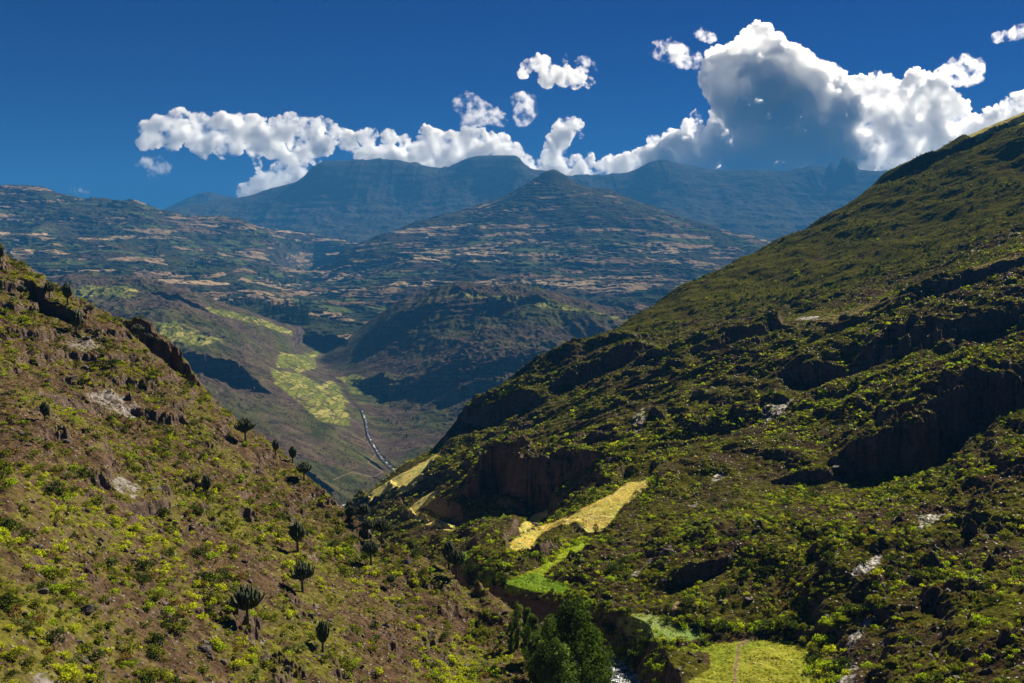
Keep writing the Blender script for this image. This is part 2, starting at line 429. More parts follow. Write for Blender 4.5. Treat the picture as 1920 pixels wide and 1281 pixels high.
def zM(x, y, fine=True):
    z = tM(x, y)
    z = scarp(x, y, z, SCARP_M, 5.0)
    d, rz = polyline_dist(x, y, RIVER2)
    va = sstep(20, 350, d)
    z = z + va * 18 * fbm(x / 260, y / 260, 3, 6)
    g = fbm(x / 170, y / 330, 5, 16, 0.55, ridged=True)
    r = fbm(x / 90, y / 90, 6, 13, 0.53, ridged=True)
    m = sstep(-0.2, 0.5, fbm(x / 240, y / 240, 3, 26))
    z = z + (0.12 + 0.88 * va) * (24 * g + (4 + 8 * m) * r) + 1.0 * fbm(x / 30, y / 30, 4, 38, 0.6, ridged=True) + (0.3 + va) * 1.2 * fbm(x / 12, y / 12, 3, 33)
    q = z + 26 * fbm(x / 160, y / 160, 5, 43)
    z = z + 0.5 * va * sstep(-0.05, 0.4, fbm(x / 200, y / 200, 3, 51)) * (stair(q, 13, 0.6) - q)
    zr = rz - 1.6 + 0.45 * np.maximum(0, d - 3.5)
    z = np.where(d < 60, np.minimum(z, zr), z)
    return z

# ------------------------------------------------------------------ terraced pyramid mountain, left range, far valley
pyr = [(560, 540, 4350), (620, 503, 4900), (700, 457, 5400), (800, 421, 5600), (850, 404, 5700), (900, 390, 5800), (960, 366, 5900), (985, 352, 5950), (1035, 330, 6000), (1075, 345, 6000), (1100, 356, 6000), (1150, 366, 5950), (1200, 385, 5900),
       (1250, 402, 5850), (1330, 430, 5780), (1430, 461, 5700), (1550, 505, 5600), (1800, 590, 5400)]
left = [(-400, 390, 5200), (-150, 370, 5200), (0, 363, 5200), (55, 366, 5200), (75, 366, 5200), (100, 374, 5210), (150, 384, 5230), (205, 389, 5250), (240, 388, 5280), (290, 402, 5400), (340, 413, 5560), (400, 424, 5700), (470, 436, 5900), (560, 450, 6200), (640, 462, 6400)]
pF = pyr + left + behind(pyr, 40, 1.18) + behind(left, 45, 1.18)
pF += [(650, 600, 3000), (590, 575, 3400), (550, 560, 3900), (545, 545, 4150), (565, 520, 4700), (600, 500, 5300), (640, 480, 5900),
       (1035, 400, 5300), (1035, 460, 4700), (1000, 520, 3900), (850, 460, 4900), (780, 500, 4300), (700, 540, 3900), (640, 560, 3700), (1200, 440, 5000), (1200, 500, 4300), (1330, 480, 4800), (1300, 540, 3800), (1450, 520, 4500),
       (1100, 570, 3250), (900, 560, 3250), (750, 590, 3100), (1300, 590, 3150), (1200, 585, 3150), (1600, 600, 3150), (1000, 620, 2700), (1300, 650, 2600), (700, 640, 2750),
       (-400, 480, 4300), (0, 420, 4700), (0, 465, 4100), (150, 440, 4600), (150, 480, 3900), (300, 450, 4700), (300, 490, 4100), (420, 470, 4800), (450, 500, 4200), (520, 480, 5200), (0, 520, 3350), (150, 527, 3200), (300, 550, 3050), (450, 568, 3050), (540, 585, 3100), (-400, 540, 3200),
       (400, 530, 3600), (480, 545, 3600), (500, 520, 4200), (200, 570, 2700), (450, 610, 2700), (-100, 600, 2700)]
tF = TPS(pF, 1e-6)
def zF(x, y, fine=True):
    z = tF(x, y)
    px, py = proj(x, y, z)
    pm = sstep(540, 720, px + (600 - py) * 0.0)
    g = fbm(x / 520, y / 900, 4, 17, ridged=True)
    r = fbm(x / 260, y / 260, 6, 14, 0.52, ridged=True)
    nr = np.exp(-((x - 230) ** 2 / 900.0 ** 2 + (y - 5950) ** 2 / 700.0 ** 2))
    z = z + (40 * g + 24 * r) * (1 - 0.7 * nr) + 3.0 * fbm(x / 40, y / 40, 3, 34)
    q = z + 55 * fbm(x / 330, y / 330, 5, 44, 0.55)
    m1 = sstep(-0.25, 0.35, fbm(x / 350, y / 350, 3, 48))
    z = z + 0.6 * m1 * (stair(q, 23, 0.55) - q)
    q = z + 22 * fbm(x / 150, y / 150, 4, 45)
    m2 = sstep(-0.3, 0.2, fbm(x / 200, y / 200, 3, 49))
    z = z + 0.6 * m2 * (stair(q, 10.5, 0.6) - q)
    # knob on the left skyline, summit knob
    z = z + 34 * np.exp(-((x - 243) ** 2 + (y - 6000) ** 2) / 120.0 ** 2) + 16 * np.exp(-((x - 560) ** 2 + (y - 5930) ** 2) / 90.0 ** 2)
    k = np.exp(-(((x + 2480) / 90) ** 2 + ((y - 5200) / 120) ** 2) ** 2); z = z + 22 * k
    return z

# ------------------------------------------------------------------ far escarpment
esc = [(-400, 420, 9800), (0, 430, 9800), (250, 425, 9800), (300, 402, 9700), (400, 380, 9600), (462, 371, 9500), (500, 360, 9450), (540, 349, 9400), (562, 345, 9400), (585, 318, 9350), (620, 309, 9350), (700, 309, 9350), (735, 306, 9350), (780, 316, 9350), (860, 312, 9350), (880, 303, 9300), (930, 301, 9300),
       (945, 297, 9300), (970, 297, 9300), (982, 312, 9350), (1030, 326, 9400), (1090, 334, 9500), (1140, 330, 9500), (1200, 324, 9400), (1215, 311, 9400), (1240, 307, 9400), (1300, 318, 9400), (1400, 321, 9400), (1480, 324, 9400), (1520, 318, 9400), (1600, 324, 9400), (1665, 322, 9400), (1800, 330, 9400), (2300, 350, 9400)]
smallp = [(290, 402, 11200), (330, 383, 11200), (372, 365, 11200), (390, 362, 11200), (420, 368, 11200), (455, 373, 11200), (520, 390, 11300)]
pG = esc + behind(esc, 60, 1.12)
pG += [(0, 470, 7600), (300, 460, 7600), (480, 440, 8300), (600, 445, 7600), (620, 370, 8900), (750, 370, 8900), (900, 360, 8900), (700, 420, 8200), (850, 400, 8300), (1000, 420, 8000), (1100, 380, 8900), (1200, 375, 8900), (1350, 375, 8800), (1500, 380, 8800),
       (1250, 430, 7700), (1400, 430, 7600), (1500, 440, 7500), (1600, 380, 8800), (700, 470, 7000), (1000, 480, 7000), (1300, 480, 7000), (1600, 480, 7000), (400, 490, 6800)]
tG = TPS(pG, 1e-7)
def zG(x, y, fine=True):
    z = tG(x, y)
    u = x / y
    cr = sstep(8700, 9300, y)
    g = fbm(x / 420, y / 1400, 5, 18, ridged=True)
    r = fbm(x / 300, y / 300, 6, 19, 0.55, ridged=True)
    z = z + (1 - 0.72 * cr) * (42 * g + 24 * r) + 7 * r * cr
    q = z + 40 * fbm(x / 500, y / 500, 3, 46)
    z = z + 0.35 * (1 - cr * 0.8) * sstep(-.2, .4, fbm(x / 600, y / 900, 3, 50)) * (stair(q, 70, 0.5) - q)
    z = z + cr * 16 * np.round(1.6 * fbm(x / 260, y / 3000, 3, 47)) / 1.6
    for px, w, h in ((1582, 17, 104), (1577, 8, 24), (1553, 5, 52), (1535, 26, 16)):
        uu = (px - 960) / F
        z = z + h * np.exp(-((u - uu) * F / w) ** 6) * (1 - sstep(100, 300, np.abs(y - 9400)))
    return z
pS = smallp + behind(smallp, 60, 1.1) + [(250, 430, 10300), (400, 430, 10300), (520, 430, 10300), (150, 440, 11200), (600, 420, 11300)]
tS = TPS(pS, 1e-7)
def zS(x, y, fine=True):
    return tS(x, y) + 35 * fbm(x / 350, y / 350, 6, 71, ridged=True) - 18

def grid_xy(px0, px1, nc, D0, D1, nr):
    u = (np.linspace(px0, px1, nc) - 960) / F
    y = np.exp(np.linspace(math.log(D0), math.log(D1), nr))
    Y = np.repeat(y[:, None], nc, 1); X = u[None, :] * Y
    return X, Y
Q = 1.0
def terrain(name, zf, px0, px1, nc, D0, D1, nr, mat, attrs=None, **props):
    nc = int(nc * Q); nr = int(nr * Q)
    X, Y = grid_xy(px0, px1, nc, D0, D1, nr)
    Z = zf(X, Y)
    me = mesh_from(name, np.stack([X, Y, Z], -1).reshape(-1, 3), grid_faces(nr, nc))
    if attrs: attrs(me, X, Y, Z)
    return link(name, me, mat, kind='structure', **props)
# ------------------------------------------------------------------ materials of the ground
def near_ground(name, soil0, soil1, grass0, grass1, grassy, patch=True, far=1.0, rockc=((.070, .048, .035), (.23, .17, .13))):
    t = NT(name); P = t.geo()
    n1 = t.noise(P, 0.5 / far, 7, 0.62); n2 = t.noise(P, 0.055 / far, 6, 0.62, 0.4); n3 = t.noise(P, 3.2 / far, 6, 0.7)
    soil = t.mix(t.ramp(n1, [(0.36, 0), (0.66, 1)]), soil0, soil1)
    soil = t.mix(t.ramp(n3, [(0.42, 0), (0.60, 0.7)]), soil, tuple(c * 0.45 for c in soil0))
    grass = t.mix(t.ramp(t.noise(P, 1.1 / far, 6, 0.65), [(0.38, 0), (0.62, 1)]), grass0, grass1)
    gm = t.ramp(t.math('ADD', t.math('ADD', t.math('MULTIPLY', n2, 0.6), t.math('MULTIPLY', n1, 0.4)), t.math('MULTIPLY', t.sepc(t.attr('bare'))[1], 0.075)), [(grassy, 0), (grassy + 0.09, 1)])
    col = t.mix(gm, soil, grass)
    # stones lying in the soil
    st = t.vor(P, 1.7 / far); sc = t.sepc(t.vor(P, 1.7 / far, 'Color'))[0]
    up = t.sepc(t.attr('bare'))[1]
    stm = t.math('MULTIPLY', t.ramp(st, [(0.20, 1), (0.30, 0)]), t.ramp(sc, [(0.70, 0), (0.74, 1)]))
    stm = t.math('MULTIPLY', stm, t.math('SUBTRACT', 1.0, up))
    col = t.mix(t.math('MULTIPLY', stm, 0.8), col, (.20, .175, .15))
    # rock on steep ground
    nz = t.sep(t.geo('Normal'))[2]
    steep = t.ramp(t.math('ADD', nz, t.math('MULTIPLY', t.math('SUBTRACT', n1, 0.5), 0.5)), [(0.60, 1), (0.76, 0)])
    rk = t.math('MULTIPLY', t.math('ADD', t.noise(t.scale(P, 0.5 / far, 0.5 / far, 1.6 / far), 1.0, 8, 0.68, 0.6), t.noise(t.scale(P, 0.9 / far, 0.9 / far, 0.16 / far), 1.0, 6, 0.7, 0.3)), 0.5)
    rock = t.mix(t.ramp(rk, [(0.35, 0), (0.68, 1)]), *rockc)
    rock = t.mix(t.ramp(t.noise(P, 0.12 / far, 4), [(0.5, 0), (0.7, 0.55)]), rock, (.12, .07, .045))
    col = t.mix(t.math('MULTIPLY', steep, t.math('SUBTRACT', 1.0, t.math('MULTIPLY', up, 0.9))), col, rock)
    a = t.attr('patch'); al = t.attr('patch', 'Alpha')
    if patch:
        pc = t.mix(t.ramp(t.noise(P, 0.9, 6, 0.7), [(0.35, 0), (0.65, 1)]), t.mix(1.0, a, (.62, .68, .6), 'MULTIPLY'), t.mix(1.0, a, (1.2, 1.15, 1.1), 'MULTIPLY'))
        pc = t.mix(t.ramp(t.noise(t.scale(P, 1.6, 0.35, 1), 0.5, 5, 0.6), [(0.40, 0), (0.62, 0.45)]), pc, t.mix(1.0, pc, (.62, .55, .42), 'MULTIPLY'))
        pc = t.mix(t.ramp(t.noise(P, 0.12, 5, 0.6), [(0.45, 0), (0.62, 0.5)]), pc, t.mix(1.0, pc, (.6, .95, .55), 'MULTIPLY'))
        am = t.ramp(t.math('ADD', al, t.math('MULTIPLY', t.math('SUBTRACT', n1, 0.5), 1.5)), [(0.36, 0), (0.60, 1)])
        col = t.mix(am, col, pc)
    rl = t.sepc(t.attr('bare'))[0]
    slab = t.ramp(t.math('ADD', rl, t.math('MULTIPLY', t.math('SUBTRACT', rk, 0.5), 1.9)), [(0.50, 0), (0.66, 1)])
    col = t.mix(slab, col, t.mix(t.ramp(rk, [(0.40, 0), (0.62, 1)]), (.075, .06, .052), (.26, .22, .19)))
    h = t.math('ADD', t.math('MULTIPLY', n1, 1.0), t.math('MULTIPLY', n3, 0.25))
    h = t.math('ADD', h, t.math('MULTIPLY', t.math('MULTIPLY', t.math('SUBTRACT', 0.4, st, clamp=True), t.ramp(sc, [(0.5, 0), (0.6, 1)])), 0.8))
    h = t.math('ADD', h, t.math('MULTIPLY', rk, t.math('ADD', 0.3, t.math('MULTIPLY', steep, 1.6))))
    nb = t.bump(h, 0.9, 0.55 * far)
    rough = t.math('SUBTRACT', 0.9, t.math('MULTIPLY', t.math('MAXIMUM', stm, slab), 0.38))
    return t.done(t.bsdf(col, rough, nb, t.math('MULTIPLY', t.math('MAXIMUM', stm, slab), 0.3)))

SOIL_A = near_ground("left_hillside_ground", (.070, .044, .027), (.185, .120, .070), (.07, .068, .014), (.17, .16, .026), 0.48)
SOIL_B = near_ground("right_hillside_ground", (.046, .030, .019), (.130, .086, .050), (.036, .038, .006), (.125, .115, .016), 0.445, far=1.3)

def mid_ground(name):
    t = NT(name); P = t.geo()
    n1 = t.noise(P, 0.03, 8, 0.66, 0.3); n2 = t.noise(P, 0.006, 6, 0.6, 0.5); n3 = t.noise(P, 0.22, 7, 0.72)
    col = t.mix(t.ramp(n1, [(0.38, 0), (0.62, 1)]), (.050, .036, .030), (.115, .082, .058))
    col = t.mix(t.ramp(n2, [(0.46, 0), (0.60, 0.85)]), col, t.mix(t.ramp(n1, [(0.4, 0), (0.6, 1)]), (.035, .042, .016), (.085, .088, .030)))
    nz = t.sep(t.geo('Normal'))[2]
    steep = t.ramp(t.math('ADD', nz, t.math('MULTIPLY', t.math('SUBTRACT', n1, 0.5), 0.4)), [(0.58, 1), (0.74, 0)])
    rk = t.noise(t.scale(P, 0.02, 0.02, 0.16), 1.0, 8, 0.68, 0.5)
    col = t.mix(steep, col, t.mix(t.ramp(rk, [(0.38, 0), (0.62, 1)]), (.040, .032, .028), (.13, .105, .088)))
    # speckle of dark bushes
    sp = t.ramp(t.vor(P, 0.16), [(0.26, 1), (0.40, 0)])
    sp = t.math('MULTIPLY', sp, t.ramp(t.sepc(t.vor(P, 0.16, 'Color'))[1], [(0.45, 0), (0.5, 1)]))
    col = t.mix(t.math('MULTIPLY', sp, 0.75), col, (.022, .028, .010))
    a = t.attr('patch'); al = t.attr('patch', 'Alpha')
    # small terraced plots inside the farmed patches, long along the contour
    S = t.sep(P)
    Pw = t.vmath('ADD', P, t.vmath('MULTIPLY', t.noise(P, 0.012, 3, o=1), (30, 30, 8)))
    pl = t.scale(Pw, 1 / 11, 1 / 95, 1 / 8.0)
    ce = t.vor(pl, 1.0, 'Distance', 'DISTANCE_TO_EDGE'); cc = t.sepc(t.vor(pl, 1.0, 'Color'))[0]
    plot = t.ramp(cc, [(0, (.28, .27, .07)), (.22, (.19, .21, .045)), (.42, (.40, .35, .12)), (.54, (.16, .18, .04)), (.74, (.25, .25, .06)), (.88, (.34, .30, .09))], 'CONSTANT')
    plot = t.mix(0.5, plot, t.mix(1.0, plot, a, 'MULTIPLY'))
    plot = t.mix(t.ramp(ce, [(0.02, .8), (0.12, 0)]), plot, (.07, .08, .02))
    plot = t.mix(t.ramp(n3, [(0.35, .5), (0.6, 0)]), plot, t.mix(1.0, plot, (.5, .5, .5), 'MULTIPLY'))
    am = t.ramp(t.math('ADD', al, t.math('MULTIPLY', t.math('SUBTRACT', n1, 0.5), 2.2)), [(0.40, 0), (0.70, 1)])
    col = t.mix(am, col, plot)
    rd = t.sepc(t.attr('bare'))[0]
    col = t.mix(t.ramp(rd, [(0.4, 0), (0.6, .8)]), col, (.17, .13, .09))
    h = t.math('ADD', t.math('MULTIPLY', n1, 6.0), t.math('ADD', t.math('MULTIPLY', n3, 1.5), t.math('MULTIPLY', rk, t.math('MULTIPLY', steep, 5.0))))
    return t.done(t.bsdf(col, 0.92, t.bump(h, 0.8, 1.0), 0.0))
MID = mid_ground("middle_hill_ground")

def far_ground(name):
    t = NT(name); P = t.geo()
    n1 = t.noise(P, 0.011, 8, 0.66, 0.3); n2 = t.noise(P, 0.0022, 6, 0.62, 0.6); n3 = t.noise(P, 0.07, 6, 0.7)
    wild = t.mix(t.ramp(n1, [(0.38, 0), (0.62, 1)]), (.026, .027, .013), (.080, .070, .034))
    Pw = t.vmath('ADD', P, t.vmath('MULTIPLY', t.noise(P, 0.004, 4, o=1), (160, 160, 60)))
    pl = t.scale(Pw, 1 / 400, 1 / 190, 1 / 21)
    ce = t.vor(pl, 1.0, 'Distance', 'DISTANCE_TO_EDGE'); cc = t.sepc(t.vor(pl, 1.0, 'Color'))[0]
    plot = t.ramp(cc, [(0, (.34, .24, .14)), (.19, (.06, .07, .026)), (.30, (.18, .12, .075)), (.40, (.10, .125, .04)), (.54, (.48, .35, .20)), (.63, (.07, .052, .040)), (.78, (.24, .165, .09)), (.87, (.045, .052, .022))], 'CONSTANT')
    plot = t.mix(t.ramp(ce, [(0.04, 1), (0.10, 0)]), plot, (.03, .035, .016))
    plot = t.mix(t.ramp(n3, [(0.40, .6), (0.6, 0)]), plot, t.mix(1.0, plot, (.55, .55, .5), 'MULTIPLY'))
    z = t.sep(P)[2]
    # farmed land lies low, scrub lies high
    hm = t.math('MULTIPLY', t.math('ADD', z, -60.0), -0.00028)
    fm = t.ramp(t.math('ADD', t.math('ADD', t.math('MULTIPLY', n2, 0.65), t.math('MULTIPLY', n1, 0.35)), hm), [(0.43, 0), (0.475, 1)])
    nz = t.sep(t.geo('Normal'))[2]
    steep = t.ramp(nz, [(0.62, 1), (0.82, 0)])
    col = t.mix(fm, wild, plot)
    col = t.mix(steep, col, t.mix(t.ramp(n1, [(0.4, 0), (0.6, 1)]), (.018, .020, .014), (.055, .050, .034)))
    sp = t.math('MULTIPLY', t.ramp(t.vor(P, 0.035), [(0.20, 1), (0.34, 0)]), t.ramp(t.sepc(t.vor(P, 0.035, 'Color'))[1], [(0.78, 0), (0.82, 1)]))
    col = t.mix(t.math('MULTIPLY', sp, 0.8), col, (.016, .022, .010))
    h = t.math('ADD', t.math('MULTIPLY', n1, 14.0), t.math('MULTIPLY', n3, 3.0))
    return t.done(t.bsdf(col, 0.95, t.bump(h, 0.8, 1.0), 0.0))
FARM = far_ground("terraced_mountain_ground")
def esc_ground(name):
    t = NT(name); P = t.geo()
    n1 = t.noise(t.scale(P, 1, 1, 3), 0.006, 8, 0.66, 0.3)
    col = t.mix(t.ramp(n1, [(0.38, 0), (0.62, 1)]), (.028, .028, .022), (.085, .08, .05))
    return t.done(t.bsdf(col, 0.95, t.bump(t.math('MULTIPLY', n1, 30.0), 0.7, 1.0), 0.0))
ESC = esc_ground("escarpment_rock")

def water_mat(name, sc):
    t = NT(name); P = t.geo()
    n = t.noise(P, sc, 6, 0.7, 1.0)
    foam = t.ramp(n, [(0.49, 0), (0.62, 1)])
    col = t.mix(foam, (.03, .04, .035), (.70, .72, .72))
    return t.done(t.bsdf(col, t.math('ADD', 0.12, t.math('MULTIPLY', foam, 0.5)), t.bump(n, 0.8, 0.3), 0.5))
WATER = water_mat("river_water", 0.9)
WATER_FAR = water_mat("distant_river_water", 0.06)

def leaf_mat(name, base, trans=0.45, gloss=0.0, tint=(1.25, 1.25, 0.55)):
    """leaves: colour from the plant's own 'tint' attribute, light shines through them"""
    t = NT(name)
    c = t.mix(1.0, t.attr('tint'), base, 'MULTIPLY')
    d = t.n.new("ShaderNodeBsdfDiffuse"); t.put(d.inputs['Color'], c)
    r = t.n.new("ShaderNodeBsdfTranslucent"); t.put(r.inputs['Color'], t.mix(1.0, c, tint, 'MULTIPLY'))
    m = t.n.new("ShaderNodeMixShader"); m.inputs[0].default_value = trans
    t.l.new(d.outputs[0], m.inputs[1]); t.l.new(r.outputs[0], m.inputs[2])
    return t.done(m.outputs[0])
SHRUB_LEAF = leaf_mat("shrub_leaves", (1, 1, 1), 0.5)
TREE_LEAF = leaf_mat("tree_leaves", (1, 1, 1), 0.40)
def simple(name, a, b, sc, rough=0.9, bump=0.02, spec=0.2):
    t = NT(name); P = t.obj(); n = t.noise(P, sc, 6, 0.65)
    return t.done(t.bsdf(t.mix(t.ramp(n, [(0.36, 0), (0.64, 1)]), a, b), rough, t.bump(n, 0.8, bump), spec))
BARK = simple("bark", (.05, .04, .03), (.14, .115, .09), 6)
CACT = simple("succulent_skin", (.034, .046, .016), (.085, .105, .034), 5, 0.7)
STONE = simple("boulder_stone", (.050, .038, .032), (.15, .125, .105), 2.2, 0.7, 0.12, 0.12)
MUDWALL = simple("mud_wall", (.16, .12, .09), (.26, .20, .15), 1.0)
TIN = simple("tin_roof", (.62, .64, .66), (.80, .82, .84), 1.5, 0.35, 0.01, 0.6)

def soft(mask, k=2):
    m = mask.astype(float)
    for _ in range(k):
        m[1:-1, 1:-1] = (m[1:-1, 1:-1] * 2 + m[:-2, 1:-1] + m[2:, 1:-1] + m[1:-1, :-2] + m[1:-1, 2:]) / 6
    return m
# ------------------------------------------------------------------ attributes painted on the terrain by place
BARE_A = [([(150, 735), (200, 725), (260, 755), (275, 785), (250, 790), (200, 770), (165, 755)], 120, 230), ([(195, 895), (235, 890), (270, 915), (255, 940), (215, 925)], 90, 170),
          ([(470, 1195), (510, 1190), (500, 1215), (470, 1215)], 70, 160), ([(60, 1255), (100, 1250), (130, 1290), (60, 1290)], 50, 110), ([(560, 1025), (600, 1045), (590, 1055), (565, 1040)], 100, 180),
          ([(60, 980), (75, 985), (65, 1010), (50, 1000)], 60, 150), ([(110, 640), (150, 625), (200, 650), (150, 665)], 150, 240)]
BARE_B = [([(1335, 885), (1375, 878), (1360, 900), (1330, 910)], 180, 330), ([(1170, 1085), (1200, 1060), (1260, 1015), (1265, 1025), (1225, 1055), (1190, 1085)], 140, 250), ([(1280, 945), (1320, 935), (1300, 960)], 180, 300),
          ([(1430, 760), (1500, 740), (1470, 775), (1430, 800)], 240, 380), ([(1600, 1060), (1650, 1030), (1665, 1045), (1620, 1085), (1580, 1090)], 120, 200), ([(1720, 965), (1790, 955), (1750, 985), (1715, 1000)], 130, 240),
          ([(1590, 1185), (1640, 1130), (1650, 1150), (1610, 1205), (1580, 1235)], 100, 180), ([(1490, 595), (1540, 590), (1540, 600), (1490, 603)], 380, 560), ([(1580, 1240), (1620, 1235), (1600, 1290), (1560, 1300)], 90, 160),
          ([(1180, 785), (1210, 760), (1215, 790), (1190, 830)], 300, 480)]
def attrs_A(me, X, Y, Z):
    n = X.size; px, py = proj(X, Y, Z)
    b = np.zeros(X.shape)
    for poly, a, c in BARE_A: b = np.where(in_poly(px, py, poly) & (Y > a) & (Y < c), 0.62, b)
    bb = np.zeros((X.size, 3)); bb[:, 0] = soft(b, int(50 * Q * Q)).ravel(); add_col(me, 'bare', bb)
    add_col(me, 'patch', np.zeros((n, 4)))
def attrs_B(me, X, Y, Z):
    px, py = proj(X, Y, Z)
    b = np.zeros(X.shape)
    for poly, a, c in BARE_B: b = np.where(in_poly(px, py, poly) & (Y > a) & (Y < c), 0.62, b)
    patch = np.zeros(X.shape + (4,)); al = np.zeros(X.shape)
    for poly, a, c, k in PATCH_B:
        m = in_poly(px, py, poly) & (Y > a) & (Y < c)
        patch[m, :3] = PCOL[k]; al = np.where(m, 0.75 if k != 'dry' else 0.5, al)
    for pl in PATH_B:
        for (ax, ay), (bx, by) in zip(pl[:-1], pl[1:]):
            t = np.clip(((px - ax) * (bx - ax) + (py - ay) * (by - ay)) / ((bx - ax) ** 2 + (by - ay) ** 2), 0, 1)
            d = np.hypot(px - ax - t * (bx - ax), (py - ay - t * (by - ay)))
            m = (d < 3.2) & (Y < 215); patch[m, :3] = (.33, .22, .14); al = np.where(m, 1.2, al)
    patch[..., 3] = al
    # colour must reach past the edge of each field
    for _ in range(int(9 * Q)):
        z0 = patch[..., :3].sum(-1) == 0
        sh = np.zeros_like(patch)
        for ax, s in ((0, 1), (0, -1), (1, 1), (1, -1)):
            r = np.roll(patch, s, axis=ax); sh[..., :3] = np.maximum(sh[..., :3], r[..., :3])
        patch[z0, :3] = sh[z0, :3]
    patch[..., 3] = soft(patch[..., 3], int(14 * Q * Q) + 1)
    bb = np.zeros((X.size, 3)); bb[:, 0] = soft(b, int(40 * Q * Q)).ravel(); bb[:, 1] = sstep(500, 640, Y).ravel()
    add_col(me, 'patch', patch.reshape(-1, 4)); add_col(me, 'bare', bb)
PATCH_M = [
    ([(525, 660), (560, 665), (600, 655), (640, 640), (660, 630), (620, 625), (640, 645), (600, 668), (598, 690), (560, 700), (540, 690), (515, 690)], 1700, 3000),
    ([(505, 690), (560, 700), (600, 720), (640, 745), (655, 775), (660, 800), (640, 800), (600, 790), (575, 770), (540, 740), (515, 720)], 1400, 2300),
    ([(600, 720), (640, 705), (680, 700), (690, 735), (650, 745), (690, 755), (665, 760), (625, 745)], 1600, 2500),
    ([(380, 575), (470, 590), (560, 625), (600, 640), (560, 635), (470, 605), (400, 590)], 1900, 2600),
    ([(150, 535), (230, 535), (270, 548), (250, 560), (200, 555), (120, 560)], 2000, 2700),
    ([(170, 620), (330, 600), (420, 640), (380, 650), (280, 640), (200, 650), (100, 660)], 1600, 2300),
    ([(800, 560), (860, 548), (1000, 560), (1180, 598), (1180, 606), (1060, 584), (950, 565), (870, 558)], 2250, 2700),
]
ROAD_M = [[(625, 900), (660, 885), (700, 895), (718, 885), (690, 868), (705, 852), (690, 830), (660, 815)]]
def attrs_M(me, X, Y, Z):
    px, py = proj(X, Y, Z)
    patch = np.ones(X.shape + (4,)); al = np.zeros(X.shape)
    for poly, a, c in PATCH_M:
        al = np.where(in_poly(px, py, poly) & (Y > a) & (Y < c), 0.72, al)
    d, rz = polyline_dist(X, Y, RIVER2)
    al = np.where((d < 9), 0, al)
    patch[..., :3] = (.8, .85, .7); patch[..., 3] = soft(al, int(16 * Q * Q) + 1)
    b = np.zeros(X.shape)
    for pl in ROAD_M:
        for (ax, ay), (bx, by) in zip(pl[:-1], pl[1:]):
            t = np.clip(((px - ax) * (bx - ax) + (py - ay) * (by - ay)) / ((bx - ax) ** 2 + (by - ay) ** 2), 0, 1)
            dd = np.hypot(px - ax - t * (bx - ax), (py - ay - t * (by - ay)))
            b = np.where((dd < 0.9) & (Y < 1900), 1.0, b)
    add_col(me, 'patch', patch.reshape(-1, 4)); add_col(me, 'bare', np.repeat(b.reshape(-1, 1), 3, 1))

# ------------------------------------------------------------------ build the terrain
terrain("left_hillside", zA, -170, 1300, 1300, 50, 300, 1300, SOIL_A, attrs_A)
terrain("right_hillside", zB, 480, 2120, 1500, 88, 1280, 1900, SOIL_B, attrs_B)
terrain("middle_hills", zM, -260, 1520, 1400, 1050, 3150, 1300, MID, attrs_M)
terrain("terraced_mountain", zF, -260, 1920, 1600, 2550, 7300, 1400, FARM)
terrain("far_mountains", zG, -260, 2150, 1500, 6500, 10500, 600, ESC)
terrain("distant_mountain", zS, 150, 600, 400, 10200, 12200, 140, ESC)
GR = -420.0
gm_ = mesh_from("ground", np.array([(-9000, -400, GR), (9000, -400, GR), (9000, 13000, GR), (-9000, 13000, GR)], float), np.array([[0, 1, 2, 3]]))
link("ground", gm_, ESC, kind='structure')

def ribbon(name, pts, w, mat, wob=0.25, lift=0.0):
    P = np.array(pts); seg = np.linalg.norm(np.diff(P[:, :2], axis=0), axis=1); s = np.concatenate([[0], np.cumsum(seg)])
    n = max(60, int(s[-1] / (w * 0.4))); q = np.linspace(0, s[-1], n)
    C = np.stack([np.interp(q, s, P[:, i]) for i in range(3)], 1)
    C[:, 0] += w * 0.9 * fbm(q / (w * 4), q * 0 + 5, 4, 61)
    T = np.gradient(C[:, :2], axis=0); T /= np.linalg.norm(T, axis=1)[:, None]
    N = np.stack([-T[:, 1], T[:, 0]], 1); k = 9
    V = []
    for j in range(k):
        o = (j / (k - 1) - 0.5) * w * (1 + wob * fbm(q / (w * 1.3), q * 0 + j * 0.2, 3, 62))
        V.append(np.concatenate([C[:, :2] + N * o[:, None], (C[:, 2] + lift + 0.12 * w * 0.2 * fbm(q / 1.5, q * 0 + j, 3, 63))[:, None]], 1))
    V = np.stack(V, 1).reshape(-1, 3)
    return link(name, mesh_from(name, V, grid_faces(n, k)), mat, kind='structure')
ribbon("river", RIVER[:6], 8.0, WATER)
ribbon("distant_river", RIVER2[:8], 2.3, WATER_FAR, wob=0.7, lift=0.9)
